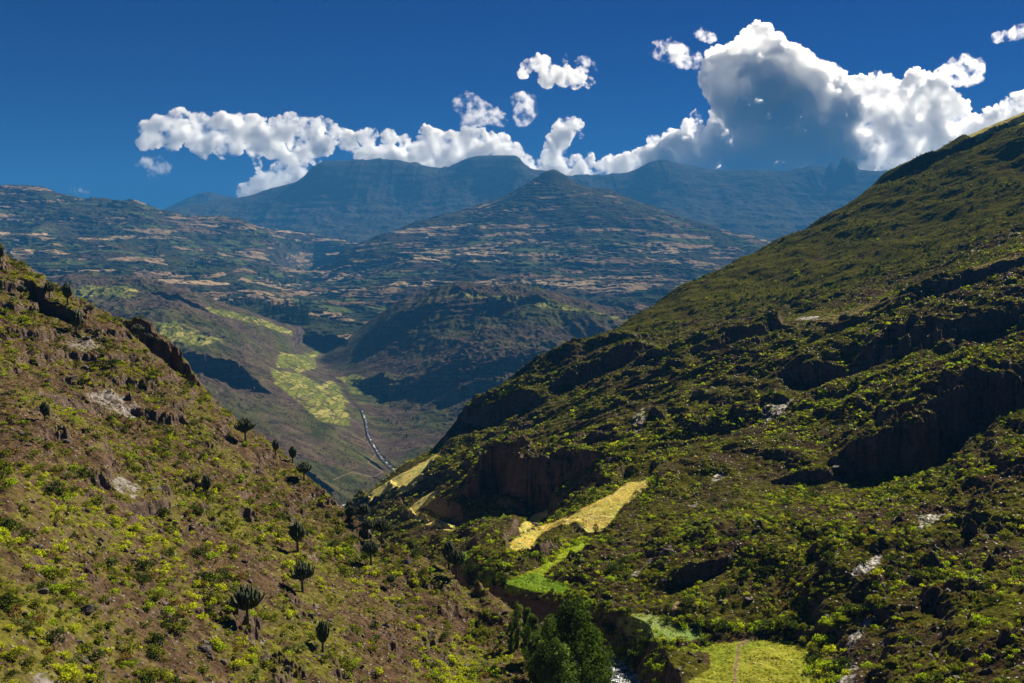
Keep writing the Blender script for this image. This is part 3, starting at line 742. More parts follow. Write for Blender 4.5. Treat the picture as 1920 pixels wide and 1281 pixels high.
# ------------------------------------------------------------------ plants and stones
import bmesh
def leaf_quads(C, size, r_, up=0.0, aspect=0.55):
    """one small folded leaf clump face per centre, random orientation"""
    n = len(C)
    a = r_.normal(size=(n, 3)); a[:, 2] += up; a /= np.linalg.norm(a, axis=1)[:, None]
    b = np.cross(a, r_.normal(size=(n, 3))); b /= np.linalg.norm(b, axis=1)[:, None]
    s = (size * r_.uniform(0.6, 1.4, n))[:, None]
    V = np.stack([C - a * s * 0.5, C + b * s * aspect * 0.5, C + a * s * 0.5, C - b * s * aspect * 0.5], 1)
    return V.reshape(-1, 3)
def bush_template(n, size, r_, flat=0.75, lobes=5):
    """unit-radius bush: several uneven mounds of leaves"""
    L = []
    for k in range(lobes):
        a = r_.uniform(0, 6.28); q = r_.uniform(0.1, 0.62)
        L.append((q * math.cos(a), q * math.sin(a), r_.uniform(0.15, 0.6) * flat, r_.uniform(0.28, 0.5)))
    L = np.array(L); w = L[:, 3] ** 2; k = r_.choice(len(L), n, p=w / w.sum())
    d = r_.normal(size=(n, 3)); d /= np.linalg.norm(d, axis=1)[:, None]; d[:, 2] = np.abs(d[:, 2]) * 1.15 - 0.25
    C = L[k, :3] + d * (L[k, 3] * r_.uniform(0.55, 1.05, n))[:, None]
    C[:, 2] = np.maximum(C[:, 2], 0.02)
    return leaf_quads(C, size, r_, 0.4)
def shades(n, r_, lo=0.6, hi=1.3):
    return np.repeat(r_.uniform(lo, hi, n), 4)
TINTS = {  # leaf colours seen in the photograph
    'yellow': (.42, .46, .030), 'bright': (.27, .36, .025), 'olive': (.15, .165, .028), 'dark': (.045, .065, .018), 'grey': (.17, .20, .085), 'dry': (.17, .115, .045)}
def pick_tint(r_, n, w):
    ks = list(TINTS); p = np.array([w.get(k, 0) for k in ks], float); p /= p.sum()
    i = r_.choice(len(ks), n, p=p)
    return np.array([TINTS[k] for k in ks])[i], np.array(ks)[i]
def merge_bushes(name, pos, rad, tint, temps, seed):
    """one object: ground cover made of many small plants"""
    r_ = np.random.default_rng(seed); N = len(pos)
    which = r_.integers(0, len(temps), N); Vs = []; Cs = []
    for k, T in enumerate(temps):
        m = which == k; P = pos[m]; n = len(P)
        if n == 0: continue
        a = r_.uniform(0, 6.28, n); c, s = np.cos(a), np.sin(a); R = rad[m]; hz = r_.uniform(0.75, 1.15, n)
        x = (T[None, :, 0] * c[:, None] - T[None, :, 1] * s[:, None]) * R[:, None] + P[:, None, 0]
        y = (T[None, :, 0] * s[:, None] + T[None, :, 1] * c[:, None]) * R[:, None] + P[:, None, 1]
        z = T[None, :, 2] * (R * hz)[:, None] + P[:, None, 2]
        Vs.append(np.stack([x, y, z], -1).reshape(-1, 3))
        q = len(T) // 4
        sh = np.repeat(r_.uniform(0.65, 1.3, (n, q)), 4, axis=1)
        Cs.append((tint[m][:, None, :] * sh[:, :, None]).reshape(-1, 3))
    V = np.concatenate(Vs); C = np.concatenate(Cs)
    me = mesh_from(name, V, np.arange(len(V), dtype=np.int32).reshape(-1, 4), False)
    add_col(me, 'tint', C)
    return me
def visible_uv(n, D0, D1, p0, p1, r_, pw=0.0):
    """random ground places inside the view, even over the ground area"""
    y = np.sqrt(r_.uniform(0, 1, n) * (D1 ** 2 - D0 ** 2) + D0 ** 2) if pw == 0 else np.exp(r_.uniform(math.log(D0), math.log(D1), n))
    u = r_.uniform((p0 - 960) / F, (p1 - 960) / F, n)
    return u * y, y
def slope_of(zf, x, y, z, e=0.8):
    return np.hypot(zf(x + e, y) - z, zf(x, y + e) - z) / e
def patch_at(px, py, y):
    m = np.zeros(px.shape, bool)
    for poly, a, c, k in PATCH_B:
        if k != 'dry': m |= in_poly(px, py, poly) & (y > a) & (y < c)
    for pl in PATH_B:
        for (ax, ay), (bx, by) in zip(pl[:-1], pl[1:]):
            t = np.clip(((px - ax) * (bx - ax) + (py - ay) * (by - ay)) / ((bx - ax) ** 2 + (by - ay) ** 2), 0, 1)
            m |= (np.hypot(px - ax - t * (bx - ax), (py - ay - t * (by - ay))) < 7) & (y < 215)
    return m
BUSH_BIG = [bush_template(260, 0.17, np.random.default_rng(100 + i), lobes=7) for i in range(8)]
BUSH_MID = [bush_template(80, 0.27, np.random.default_rng(200 + i)) for i in range(6)]
BUSH_LOW = [bush_template(26, 0.46, np.random.default_rng(300 + i), lobes=4) for i in range(6)]
BUSH_FAR = [bush_template(9, 0.85, np.random.default_rng(400 + i), lobes=3) for i in range(5)]

def rocks_at(n, zf, D0, D1, p0, p1, r_): 
    x, y = visible_uv(n, D0, D1, p0, p1, r_); return x, y, zf(x, y)
def rock_template(r_, sub=2, chunky=0.5):
    bm = bmesh.new(); bmesh.ops.create_icosphere(bm, subdivisions=sub, radius=1.0)
    V = np.array([v.co[:] for v in bm.verts]); Fc = np.array([[v.index for v in f.verts] for f in bm.faces]); bm.free()
    for k in range(9):      # cut by random planes for broken faces
        d = r_.normal(size=3); d /= np.linalg.norm(d); h = r_.uniform(0.45, 0.85)
        q = V @ d; V = V - np.maximum(q - h, 0)[:, None] * d
    V = V * (1, r_.uniform(0.6, 1.0), r_.uniform(0.45, 0.75)) + r_.normal(size=V.shape) * 0.025
    return V, Fc
def merge_rocks(name, pos, rad, temps, seed):
    r_ = np.random.default_rng(seed); which = r_.integers(0, len(temps), len(pos)); Vs = []; Fs = []; off = 0
    for k, (T, Fc) in enumerate(temps):
        P = pos[which == k]; R = rad[which == k]; n = len(P)
        a = r_.uniform(0, 6.28, n); c, s = np.cos(a)[:, None], np.sin(a)[:, None]; R = R[:, None]
        V = np.stack([(T[None, :, 0] * c - T[None, :, 1] * s) * R + P[:, None, 0], (T[None, :, 0] * s + T[None, :, 1] * c) * R + P[:, None, 1], T[None, :, 2] * R + P[:, None, 2]], -1)
        Vs.append(V.reshape(-1, 3)); Fs.append((Fc[None] + (np.arange(n) * len(T))[:, None, None] + off).reshape(-1, 3)); off += n * len(T)
    return mesh_from(name, np.concatenate(Vs), np.concatenate(Fs), False)

ra = np.random.default_rng(42)
# --- left hillside
x, y = visible_uv(30000, 54, 238, -120, 1100, ra); z = zA(x, y); sl = slope_of(zA, x, y, z)
cl = fbm(x / 6, y / 6, 3, 301) + 0.7 * fbm(x / 28, y / 28, 2, 302)
px, py = proj(x, y, z)
bare = np.zeros(x.shape, bool)
for poly, a, c in BARE_A: bare |= in_poly(px, py, poly) & (y > a) & (y < c)
keep = (cl > ra.uniform(-0.5, 0.5, len(x))) & (sl < 1.3) & ~bare & (py < 1420) & (z > -75)
A = np.stack([x, y, z], 1)[keep]; clA = cl[keep]
radA = np.clip(ra.lognormal(math.log(0.50), 0.55, len(A)), 0.18, 1.5) * (0.9 + 0.35 * np.clip(clA, -0.5, 1))
tA_, kA = pick_tint(ra, len(A), {'yellow': 1.8, 'bright': 2.2, 'olive': 3.8, 'dark': 1.4, 'grey': 1.1, 'dry': 2.0})
KS = {'yellow': .85, 'bright': .95, 'olive': 1.05, 'dark': 1.35, 'grey': .9, 'dry': .8}
# yellow-green kinds grow together in drifts
dr = fbm(A[:, 0] / 13, A[:, 1] / 13, 3, 305); q_ = (dr > 0.12) & (ra.random(len(A)) < 0.6); tA_[q_] = TINTS['yellow']; kA[q_] = 'yellow'; q_ = (dr < -0.22) & (ra.random(len(A)) < 0.7); tA_[q_] = TINTS['olive']; kA[q_] = 'olive'
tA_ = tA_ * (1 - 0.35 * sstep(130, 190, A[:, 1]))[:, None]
# --- right hillside
xs_, ys_, ts_ = [], [], []
for n, d0, d1 in ((68000, 96, 330), (70000, 330, 620), (60000, 620, 1060)):
    X_, Y_ = visible_uv(n, d0, d1, 640, 2040, ra); xs_.append(X_); ys_.append(Y_)
x = np.concatenate(xs_); y = np.concatenate(ys_); z = zB(x, y); sl = slope_of(zB, x, y, z)
px, py = proj(x, y, z)
cl = fbm(x / 8, y / 8, 3, 303) + 0.8 * fbm(x / 40, y / 40, 3, 304)
bare = np.zeros(x.shape, bool)
for poly, a, c in BARE_B: bare |= in_poly(px, py, poly) & (y > a) & (y < c)
dry = in_poly(px, py, PATCH_B[-1][0]) & (y > 380) & (y < 560)
d_, rz_ = polyline_dist(x, y, RIVER)
keep = (cl > ra.uniform(-0.25, 0.6, len(x)) + 1.2 * dry) & (sl < 1.5) & ~(bare & (ra.random(len(x)) < 0.8)) & ~patch_at(px, py, y) & (py < 1420) & (py > 180) & (d_ > 5)
B = np.stack([x, y, z], 1)[keep]; clB = cl[keep]
radB = np.clip(ra.lognormal(math.log(0.55), 0.42, len(B)), 0.22, 1.7) * (0.9 + 0.3 * np.clip(clB, -0.5, 1)) * (1 + 0.35 * sstep(300, 700, B[:, 1]))
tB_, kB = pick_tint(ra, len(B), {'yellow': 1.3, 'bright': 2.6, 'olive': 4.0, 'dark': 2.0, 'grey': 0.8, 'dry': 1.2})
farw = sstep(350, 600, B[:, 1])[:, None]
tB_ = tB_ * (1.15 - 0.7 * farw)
# bushy hedges round the fields of the valley floor
HEDGE = [([(1250, 1165), (1340, 1175), (1400, 1180), (1470, 1190)], 1.3, 60), ([(1470, 1180), (1560, 1170), (1600, 1150)], 1.5, 34), ([(1520, 1200), (1545, 1235), (1570, 1275), (1550, 1300)], 1.7, 46), ([(1165, 1165), (1160, 1185), (1180, 1210), (1240, 1225), (1330, 1215)], 0.7, 60),
         ([(1180, 1215), (1215, 1250), (1240, 1290)], 1.4, 50), ([(1040, 1112), (1120, 1150), (1150, 1170)], 1.2, 30), ([(960, 1120), (1060, 1115), (1120, 1100)], 0.6, 34), ([(945, 1100), (925, 1075), (900, 1050)], 1.0, 24),
         ([(960, 1045), (1020, 1050), (1070, 1025), (1110, 1005)], 1.2, 50), ([(1200, 950), (1225, 915), (1235, 900)], 1.3, 18), ([(950, 1122), (1010, 1128), (1070, 1128), (1110, 1145), (1130, 1165)], 0.8, 60), ([(1135, 1175), (1150, 1210), (1175, 1250)], 1.3, 40), ([(1190, 1200), (1260, 1206), (1330, 1206)], 0.9, 34), ([(880, 1108), (950, 1122)], 1.0, 18)]
def hit(zf, px, py, D0, D1, n=900):
    """the ground point seen at a photo pixel; on a skyline, the crest point below it"""
    D = np.exp(np.linspace(math.log(D0), math.log(D1), n))
    P = np.array(unproj(px, py, 1.0)); X = P[0] * D; Zr = P[2] * D
    g = zf(X, D); m = g > Zr
    if m.any(): i = int(np.argmax(m))
    else: i = int(np.argmax(g / D))
    return (float(X[i]), float(D[i]), float(g[i]))
hp, hr, hk = [], [], []
for pts, r0, n in HEDGE:
    W = [hit(zB, a, b, 100, 320) for a, b in pts]
    for k in range(n):
        i = ra.integers(0, len(W) - 1); t = ra.random(); w = np.array(W[i]) * (1 - t) + np.array(W[i + 1]) * t
        w[:2] += ra.normal(size=2) * 0.9; hp.append(w); hr.append(r0 * ra.uniform(0.55, 1.25))
for poly, a, c, k_ in PATCH_B:
    if k_ in ('dry', 'meadow') or c > 350: continue
    W = [hit(zB, p, q, 100, 330, 500) for p, q in poly if q < 1290]
    for i in range(len(W)):
        A_, B_ = np.array(W[i]), np.array(W[(i + 1) % len(W)]); L_ = np.linalg.norm(A_ - B_)
        if L_ > 60: continue
        for j in range(int(L_ / 0.9)):
            if ra.random() < 0.45:
                w = A_ + (B_ - A_) * ra.random(); w[:2] += ra.normal(size=2) * 0.8; hp.append(w); hr.append(ra.uniform(0.2, 0.6))
hp = np.array(hp); hp[:, 2] = zB(hp[:, 0], hp[:, 1])
th, kh = pick_tint(ra, len(hp), {'yellow': 1.2, 'bright': 4, 'olive': 2, 'dark': 1.5})
B = np.concatenate([B, hp]); radB = np.concatenate([radB, np.array(hr)]); tB_ = np.concatenate([tB_, th]); kB = np.concatenate([kB, kh])

SHRUB_MESH = {}
def shrub_mesh(i, kind):
    if (i, kind) not in SHRUB_MESH:
        T = BUSH_BIG[i]; me = mesh_from("shrub", T, np.arange(len(T), dtype=np.int32).reshape(-1, 4), False)
        add_col(me, 'tint', np.array(TINTS[kind])[None, :] * shades(len(T) // 4, np.random.default_rng(i), 0.65, 1.3)[:, None])
        me.materials.append(SHRUB_LEAF); SHRUB_MESH[(i, kind)] = me
    return SHRUB_MESH[(i, kind)]
WORD = {'yellow': 'yellow-green', 'bright': 'fresh green', 'olive': 'olive green', 'dark': 'dark green', 'grey': 'grey-green', 'dry': 'dry brown'}
MARKS = [(464, 1120, 'the largest candelabra tree'), (605, 1190, 'the columnar candelabra tree'), (567, 1070, 'the forked candelabra tree'), (558, 1000, 'the tall middle candelabra tree'), (733, 1090, 'the small round candelabra tree'), (387, 905, 'the slim candelabra tree'),
         (85, 768, 'the lone candelabra tree at left'), (30, 1260, 'the bottom left corner'), (230, 915, 'the pale rock slab on the left hillside'), (850, 1060, 'the rocky nose'), (1000, 1225, 'the poplars'), (1440, 1240, 'the yellow-green meadow'), (1230, 1175, 'the pale green field'), (1100, 960, 'the golden field'),
         (1630, 1060, 'the pale rock slab above the meadow'), (1620, 1180, 'the stony gully beside the meadow'), (1900, 1260, 'the bottom right corner'), (1750, 970, 'the pale rocks under the big crag'), (1900, 900, "the big crag's shadow"), (1230, 1050, 'the grey rock streak in the slope'), (1910, 1100, "the right frame edge's middle"), (300, 1240, 'the bottom edge under the left hillside')]
_used = {}
ORD = ['', 'second ', 'third ', 'fourth ', 'fifth ', 'sixth ', 'seventh ', 'eighth ', 'ninth ', 'tenth ', '11th ', '12th ', '13th ', '14th ', '15th ', '16th ', '17th ', '18th ', '19th ', '20th ']
def name_by_place(items):
    """items: (object, photo x, photo y, what). Each gets a label of its own from the nearest landmark"""
    L = []
    for o, px, py, what in items:
        d, m = min((math.hypot(px - a, py - b), i) for i, (a, b, t) in enumerate(MARKS)); a, b, t = MARKS[m]
        side = ('right of' if px > a else 'left of') if abs(px - a) > abs(py - b) else ('below' if py > b else 'above')
        L.append((d, o, what, side, t))
    for d, o, what, side, t in sorted(L, key=lambda q: q[0]):
        k = (what, side, t); n = _used.get(k, 0); _used[k] = n + 1
        o['label'] = f"{what}, {ORD[min(n, 19)]}nearest {side} {t}"
def individual(P, R, K, n, side):
    px, py = proj(P[:, 0], P[:, 1], P[:, 2]); s = R / P[:, 1]
    inside = (px > 5) & (px < 1915) & (py < 1275)
    idx = np.argsort(np.where(inside, -s, 0))[:n]; items = []
    for i in idx:
        k = K[i]
        o = bpy.data.objects.new("shrub", shrub_mesh(int(ra.integers(0, 8)), k)); COL.objects.link(o)
        o.location = (P[i, 0], P[i, 1], P[i, 2] - 0.05 * R[i]); r = float(R[i]); o.scale = (r, r, r * ra.uniform(0.8, 1.15)); o.rotation_euler = (0, 0, ra.uniform(0, 6.28))
        o['category'] = 'shrub'; o['group'] = f"shrubs on the {side}"
        items.append((o, px[i], py[i], f"{'large' if r > 1.2 else 'leafy'} {WORD[k]} shrub"))
    name_by_place(items)
    m = np.ones(len(P), bool); m[idx] = False
    return m
radA = radA * np.array([KS[k] for k in kA]); radB = radB * np.array([KS[k] for k in kB])
mA = individual(A, radA, kA, 150, 'left hillside')
mB = individual(B, radB, kB, 150, 'right hillside')
A, radA, tA_ = A[mA], radA[mA], tA_[mA]; B, radB, tB_ = B[mB], radB[mB], tB_[mB]
near = A[:, 1] < 120
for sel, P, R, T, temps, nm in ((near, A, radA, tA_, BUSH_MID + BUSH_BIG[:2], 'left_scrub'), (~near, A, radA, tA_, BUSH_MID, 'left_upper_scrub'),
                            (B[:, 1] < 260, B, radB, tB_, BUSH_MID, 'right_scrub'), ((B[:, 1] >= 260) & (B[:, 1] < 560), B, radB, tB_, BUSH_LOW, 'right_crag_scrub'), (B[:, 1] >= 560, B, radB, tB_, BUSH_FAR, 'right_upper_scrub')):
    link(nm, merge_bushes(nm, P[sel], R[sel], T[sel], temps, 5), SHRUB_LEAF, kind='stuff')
# scrub of the middle hills
x, y = visible_uv(70000, 1150, 2650, -40, 1320, ra); z = zM(x, y); px, py = proj(x, y, z); d_, _q = polyline_dist(x, y, RIVER2)
infield = np.zeros(x.shape, bool)
for poly, a, c in PATCH_M: infield |= in_poly(px, py, poly) & (y > a) & (y < c)
m = (fbm(x / 55, y / 55, 4, 341) > ra.uniform(-0.2, 0.7, len(x)) + 0.5 * sstep(120, 420, d_)) & (~infield | (ra.random(len(x)) < 0.08)) & (d_ > 6)
P = np.stack([x, y, z], 1)[m]; t1, _ = pick_tint(ra, len(P), {'olive': 3, 'dark': 4, 'dry': 1.5}); nr_ = np.exp(-polyline_dist(P[:, 0], P[:, 1], RIVER2)[0] / 90)[:, None]
t1 = t1 * (0.55 + 0.2 * nr_) + nr_ * np.array([(.015, .03, .005)])
link("middle_scrub", merge_bushes("middle_scrub", P, np.clip(ra.lognormal(math.log(1.2), 0.4, len(P)), 0.6, 3.0), t1, BUSH_FAR, 12), SHRUB_LEAF, kind='stuff')
# low tufts of grass between the bushes
x, y = visible_uv(26000, 54, 236, -120, 1080, ra); z = zA(x, y); g = fbm(x / 9, y / 9, 3, 310); m = g > ra.uniform(-0.6, 0.4, len(x))
P = np.stack([x, y, z], 1)[m]; t1, _ = pick_tint(ra, len(P), {'olive': 3, 'dry': 3, 'yellow': 1, 'grey': 1})
link("left_tufts", merge_bushes("left_tufts", P, ra.uniform(0.12, 0.34, len(P)), t1, BUSH_LOW, 6), SHRUB_LEAF, kind='stuff')
x, y = visible_uv(36000, 96, 300, 800, 1960, ra); z = zB(x, y); px, py = proj(x, y, z); g = fbm(x / 9, y / 9, 3, 311); m = (g > ra.uniform(-0.6, 0.4, len(x))) & ~patch_at(px, py, y)
P = np.stack([x, y, z], 1)[m]; t1, _ = pick_tint(ra, len(P), {'olive': 4, 'dry': 2, 'bright': 1, 'dark': 1})
link("right_tufts", merge_bushes("right_tufts", P, ra.uniform(0.12, 0.32, len(P)), t1, BUSH_LOW, 7), SHRUB_LEAF, kind='stuff')
# crop stems on the fields
x, y = visible_uv(60000, 110, 300, 850, 1560, ra); z = zB(x, y); px, py = proj(x, y, z)
m = np.zeros(x.shape, bool); tc = np.zeros((len(x), 3))
for poly, a, c, k in PATCH_B:
    if k in ('dry',): continue
    q = in_poly(px, py, poly) & (y > a) & (y < c); m |= q; tc[q] = PCOL[k]
onpath = np.zeros(x.shape, bool)
for pl in PATH_B:
    for (ax, ay), (bx, by) in zip(pl[:-1], pl[1:]):
        t = np.clip(((px - ax) * (bx - ax) + (py - ay) * (by - ay)) / ((bx - ax) ** 2 + (by - ay) ** 2), 0, 1)
        onpath |= np.hypot(px - ax - t * (bx - ax), (py - ay - t * (by - ay))) < 5
m &= ~onpath
m &= fbm(x / 4, y / 4, 3, 330) > -0.22
link("field_crops", merge_bushes("field_crops", np.stack([x, y, z], 1)[m], ra.uniform(0.12, 0.3, m.sum()), 1.1 * tc[m] * ra.uniform(0.75, 1.15, m.sum())[:, None], BUSH_LOW, 8), SHRUB_LEAF, kind='stuff')

# --- stones
RT = [rock_template(np.random.default_rng(500 + i), 2) for i in range(8)]
RT1 = [rock_template(np.random.default_rng(520 + i), 1) for i in range(8)]
x, y = visible_uv(17000, 54, 236, -120, 1080, ra); z = zA(x, y); g = fbm(x / 12, y / 12, 3, 320); m = g > ra.uniform(-0.5, 0.5, len(x))
PA = np.stack([x, y, z], 1)[m]; RA = np.clip(ra.lognormal(math.log(0.17), 0.55, len(PA)), 0.07, 1.3)
x, y = visible_uv(20000, 96, 360, 700, 1960, ra); z = zB(x, y); px, py = proj(x, y, z); g = fbm(x / 14, y / 14, 3, 321); m = (g > ra.uniform(-0.4, 0.6, len(x))) & ~patch_at(px, py, y)
PB = np.stack([x, y, z], 1)[m]; RB = np.clip(ra.lognormal(math.log(0.20), 0.6, len(PB)), 0.08, 1.3)
ROCKM = []
for k, (V, Fc) in enumerate(RT):
    me = mesh_from("boulder", V, Fc, False); me.materials.append(STONE); ROCKM.append(me)
def boulders(P, R, n, side):
    px, py = proj(P[:, 0], P[:, 1], P[:, 2]); s = R / P[:, 1]; inside = (px > 5) & (px < 1915) & (py < 1275)
    idx = np.argsort(np.where(inside, -s, 0))[:n]; items = []
    for i in idx:
        o = bpy.data.objects.new("boulder", ROCKM[int(ra.integers(0, 8))]); COL.objects.link(o)
        o.location = P[i] + (0, 0, 0.1 * R[i]); r = float(R[i]); o.scale = (r, r, r); o.rotation_euler = (ra.uniform(-.3, .3), ra.uniform(-.3, .3), ra.uniform(0, 6.28))
        o['category'] = 'boulder'; o['group'] = f"boulders on the {side}"
        items.append((o, px[i], py[i], f"{'big' if r > 0.8 else 'small'} grey-brown boulder"))
    name_by_place(items)
    m = np.ones(len(P), bool); m[idx] = False; return m
mm = boulders(PA, RA, 130, 'left hillside'); link("left_rubble", merge_rocks("left_rubble", PA[mm], RA[mm], RT1, 9), STONE, kind='stuff')
mm = boulders(PB, RB, 130, 'right hillside'); link("right_rubble", merge_rocks("right_rubble", PB[mm], RB[mm], RT1, 10), STONE, kind='stuff')

# ------------------------------------------------------------------ trees
def tube(path, radii, seg=7):
    path = np.array(path, float); n = len(path); V = []
    T = np.gradient(path, axis=0); T /= np.linalg.norm(T, axis=1)[:, None]
    up = np.array([0.31, 0.17, 0.93]) if abs(T[0][2]) < 0.9 else np.array([1.0, 0.1, 0.0])
    for p, t, r in zip(path, T, radii):
        a = np.cross(t, up); a /= np.linalg.norm(a); b = np.cross(t, a)
        for k in range(seg):
            th = 2 * math.pi * k / seg; V.append(p + (a * math.cos(th) + b * math.sin(th)) * r)
    Fc = [(i * seg + k, i * seg + (k + 1) % seg, (i + 1) * seg + (k + 1) % seg, (i + 1) * seg + k) for i in range(n - 1) for k in range(seg)]
    V.append(path[0]); V.append(path[-1]); c0 = len(V) - 2; c1 = len(V) - 1
    Fc += [(c0, (k + 1) % seg, k, k) for k in range(seg)] + [(c1, (n - 1) * seg + k, (n - 1) * seg + (k + 1) % seg, (n - 1) * seg + (k + 1) % seg) for k in range(seg)]
    return np.array(V), Fc
def tubes_mesh(name, L, seg=7):
    bm = bmesh.new()
    for path, rad in L:
        V, Fc = tube(path, rad, seg); vs = [bm.verts.new(v) for v in V]
        for f in Fc:
            f = list(dict.fromkeys(f))
            try: bm.faces.new([vs[i] for i in f])
            except ValueError: pass
    me = bpy.data.meshes.new(name); bm.to_mesh(me); bm.free()
    me.polygons.foreach_set("use_smooth", np.ones(len(me.polygons), bool)); return me
def candelabra(seed, h=5.0, w=3.6, th=0.45):
    """candelabra euphorbia: bare trunk, many arms that bend out and up into a rounded top"""
    r_ = random.Random(seed); ht = h * th; tr = []
    tr.append(([(0, 0, -0.6), (0.04, 0.02, ht * 0.5), (0.0, 0.05, ht), (0, 0.02, ht * 1.15)], [0.26, 0.2, 0.17, 0.14]))
    arms = []; n = 34
    for k in range(n):
        a = 2.39996 * k + r_.uniform(-.3, .3); q = math.sqrt((k + 0.5) / n); R = w * 0.5 * q * r_.uniform(0.70, 1.15)
        top = h - (0.30 * h) * q ** 2.4 * r_.uniform(0.8, 1.15) + r_.uniform(-.3, .25)
        c, s = math.cos(a), math.sin(a); z0 = ht * r_.uniform(0.92, 1.12)
        P = [(0, 0, z0), (c * R * 0.45, s * R * 0.45, z0 + 0.18 * (top - z0)), (c * R * 0.82, s * R * 0.82, z0 + 0.45 * (top - z0)), (c * R, s * R, z0 + 0.75 * (top - z0)), (c * R * 1.03, s * R * 1.03, top)]
        arms.append((P, [0.08, 0.10, 0.12, 0.12, 0.05]))
        for j in range(2):
            b = a + r_.uniform(-.6, .6); R2 = R * r_.uniform(.75, 1.08); t2 = top - r_.uniform(0.0, 0.5)
            P2 = [P[1], (math.cos(b) * R2 * 0.8, math.sin(b) * R2 * 0.8, z0 + 0.45 * (t2 - z0)), (math.cos(b) * R2, math.sin(b) * R2, z0 + 0.8 * (t2 - z0)), (math.cos(b) * R2, math.sin(b) * R2, t2)]
            arms.append((P2, [0.08, 0.11, 0.11, 0.05]))
    return tubes_mesh("trunk", tr, 9), tubes_mesh("crown", arms, 5)
CAND = []
for i, (h, w, th) in enumerate([(5.0, 3.3, .45), (5.0, 2.8, .36), (5.0, 4.2, .42), (5.0, 2.3, .28), (5.0, 3.9, .52)]):
    a, b = candelabra(60 + i, h, w, th); a.materials.append(BARK); b.materials.append(CACT); CAND.append((a, b))
EUPH = [  # photo column, foot row, height in photo pixels, kind, words
    (1, 494, 42, 3, "cut off at the left edge of the frame"), (40, 560, 28, 0, "low down inside the dark left slope near the top"), (93, 562, 30, 0, "second down the left skyline"),
    (127, 572, 38, 3, "standing clear against the far fields at the left skyline"), (144, 630, 42, 3, "just below the skyline, fan shaped"), (170, 590, 18, 2, "squat and dark on the left skyline"),
    (258, 638, 28, 2, "wide crowned at the middle of the left skyline"), (281, 650, 22, 0, "small, left one of a pair on the skyline"), (294, 656, 16, 3, "tiny, right one of a pair on the skyline"),
    (85, 790, 42, 3, "alone in bright scrub at the frame's left side"), (460, 828, 42, 2, "above the bend of the skyline with a broad crown"), (517, 853, 28, 3, "narrow, left one of two on the skyline"),
    (549, 868, 30, 3, "narrow, right one of two on the skyline"), (570, 902, 34, 2, "squat round crown on the skyline"), (656, 950, 28, 0, "left one of two round crowns touching"), (669, 944, 26, 0, "right one of two round crowns touching"),
    (656, 985, 40, 1, "pale crowned, below the touching pair"), (681, 982, 44, 0, "dark, right of the pale crowned one"), (716, 992, 40, 2, "broad crown leaning right near the skyline"), (690, 1010, 42, 0, "directly below the dark one"),
    (750, 968, 16, 0, "small dark ball on the lower skyline"), (558, 1035, 62, 1, "tall, in the middle of the left hillside"), (387, 932, 46, 3, "slim, in the rocky middle of the slope"), (696, 1060, 52, 0, "grey crowned among bright scrub"),
    (567, 1110, 64, 2, "forked trunk below the tall middle one"), (464, 1172, 84, 2, "largest, with heavy dark crown in the lower left"), (733, 1102, 28, 0, "small and round in the lower slope"), (605, 1222, 66, 3, "slim columnar one near the bottom"),
    (842, 1052, 62, 3, "tall on the rocky nose above the valley"), (856, 1085, 62, 0, "dark, in front of the rocky nose"), (992, 1252, 58, 0, "at the hillside's lower right corner by poplars"), (770, 1000, 24, 1, "small at the crest before the river bend")]
def place(name, parts, loc, s, rz, **props):
    r = bpy.data.objects.new(name, None); COL.objects.link(r); r.location = loc; r.scale = (s, s, s); r.rotation_euler = (0, 0, rz)
    for k, v in props.items(): r[k] = v
    for me in parts:
        o = bpy.data.objects.new(me.name.split('.')[0], me); COL.objects.link(o); o.parent = r
    return r
for px_, py_, hp_, kd, words in EUPH:
    w = hit(zA, px_, py_, 52, 300)
    s = (1.15 if 'skyline' in words else 0.98) * hp_ * w[1] / F / 5.0
    place("candelabra_tree", CAND[kd], (w[0], w[1], w[2] - 0.15), s, rnd.uniform(0, 6.28), label=f"dark candelabra tree {words}", category="tree", group="candelabra trees on the left hillside")

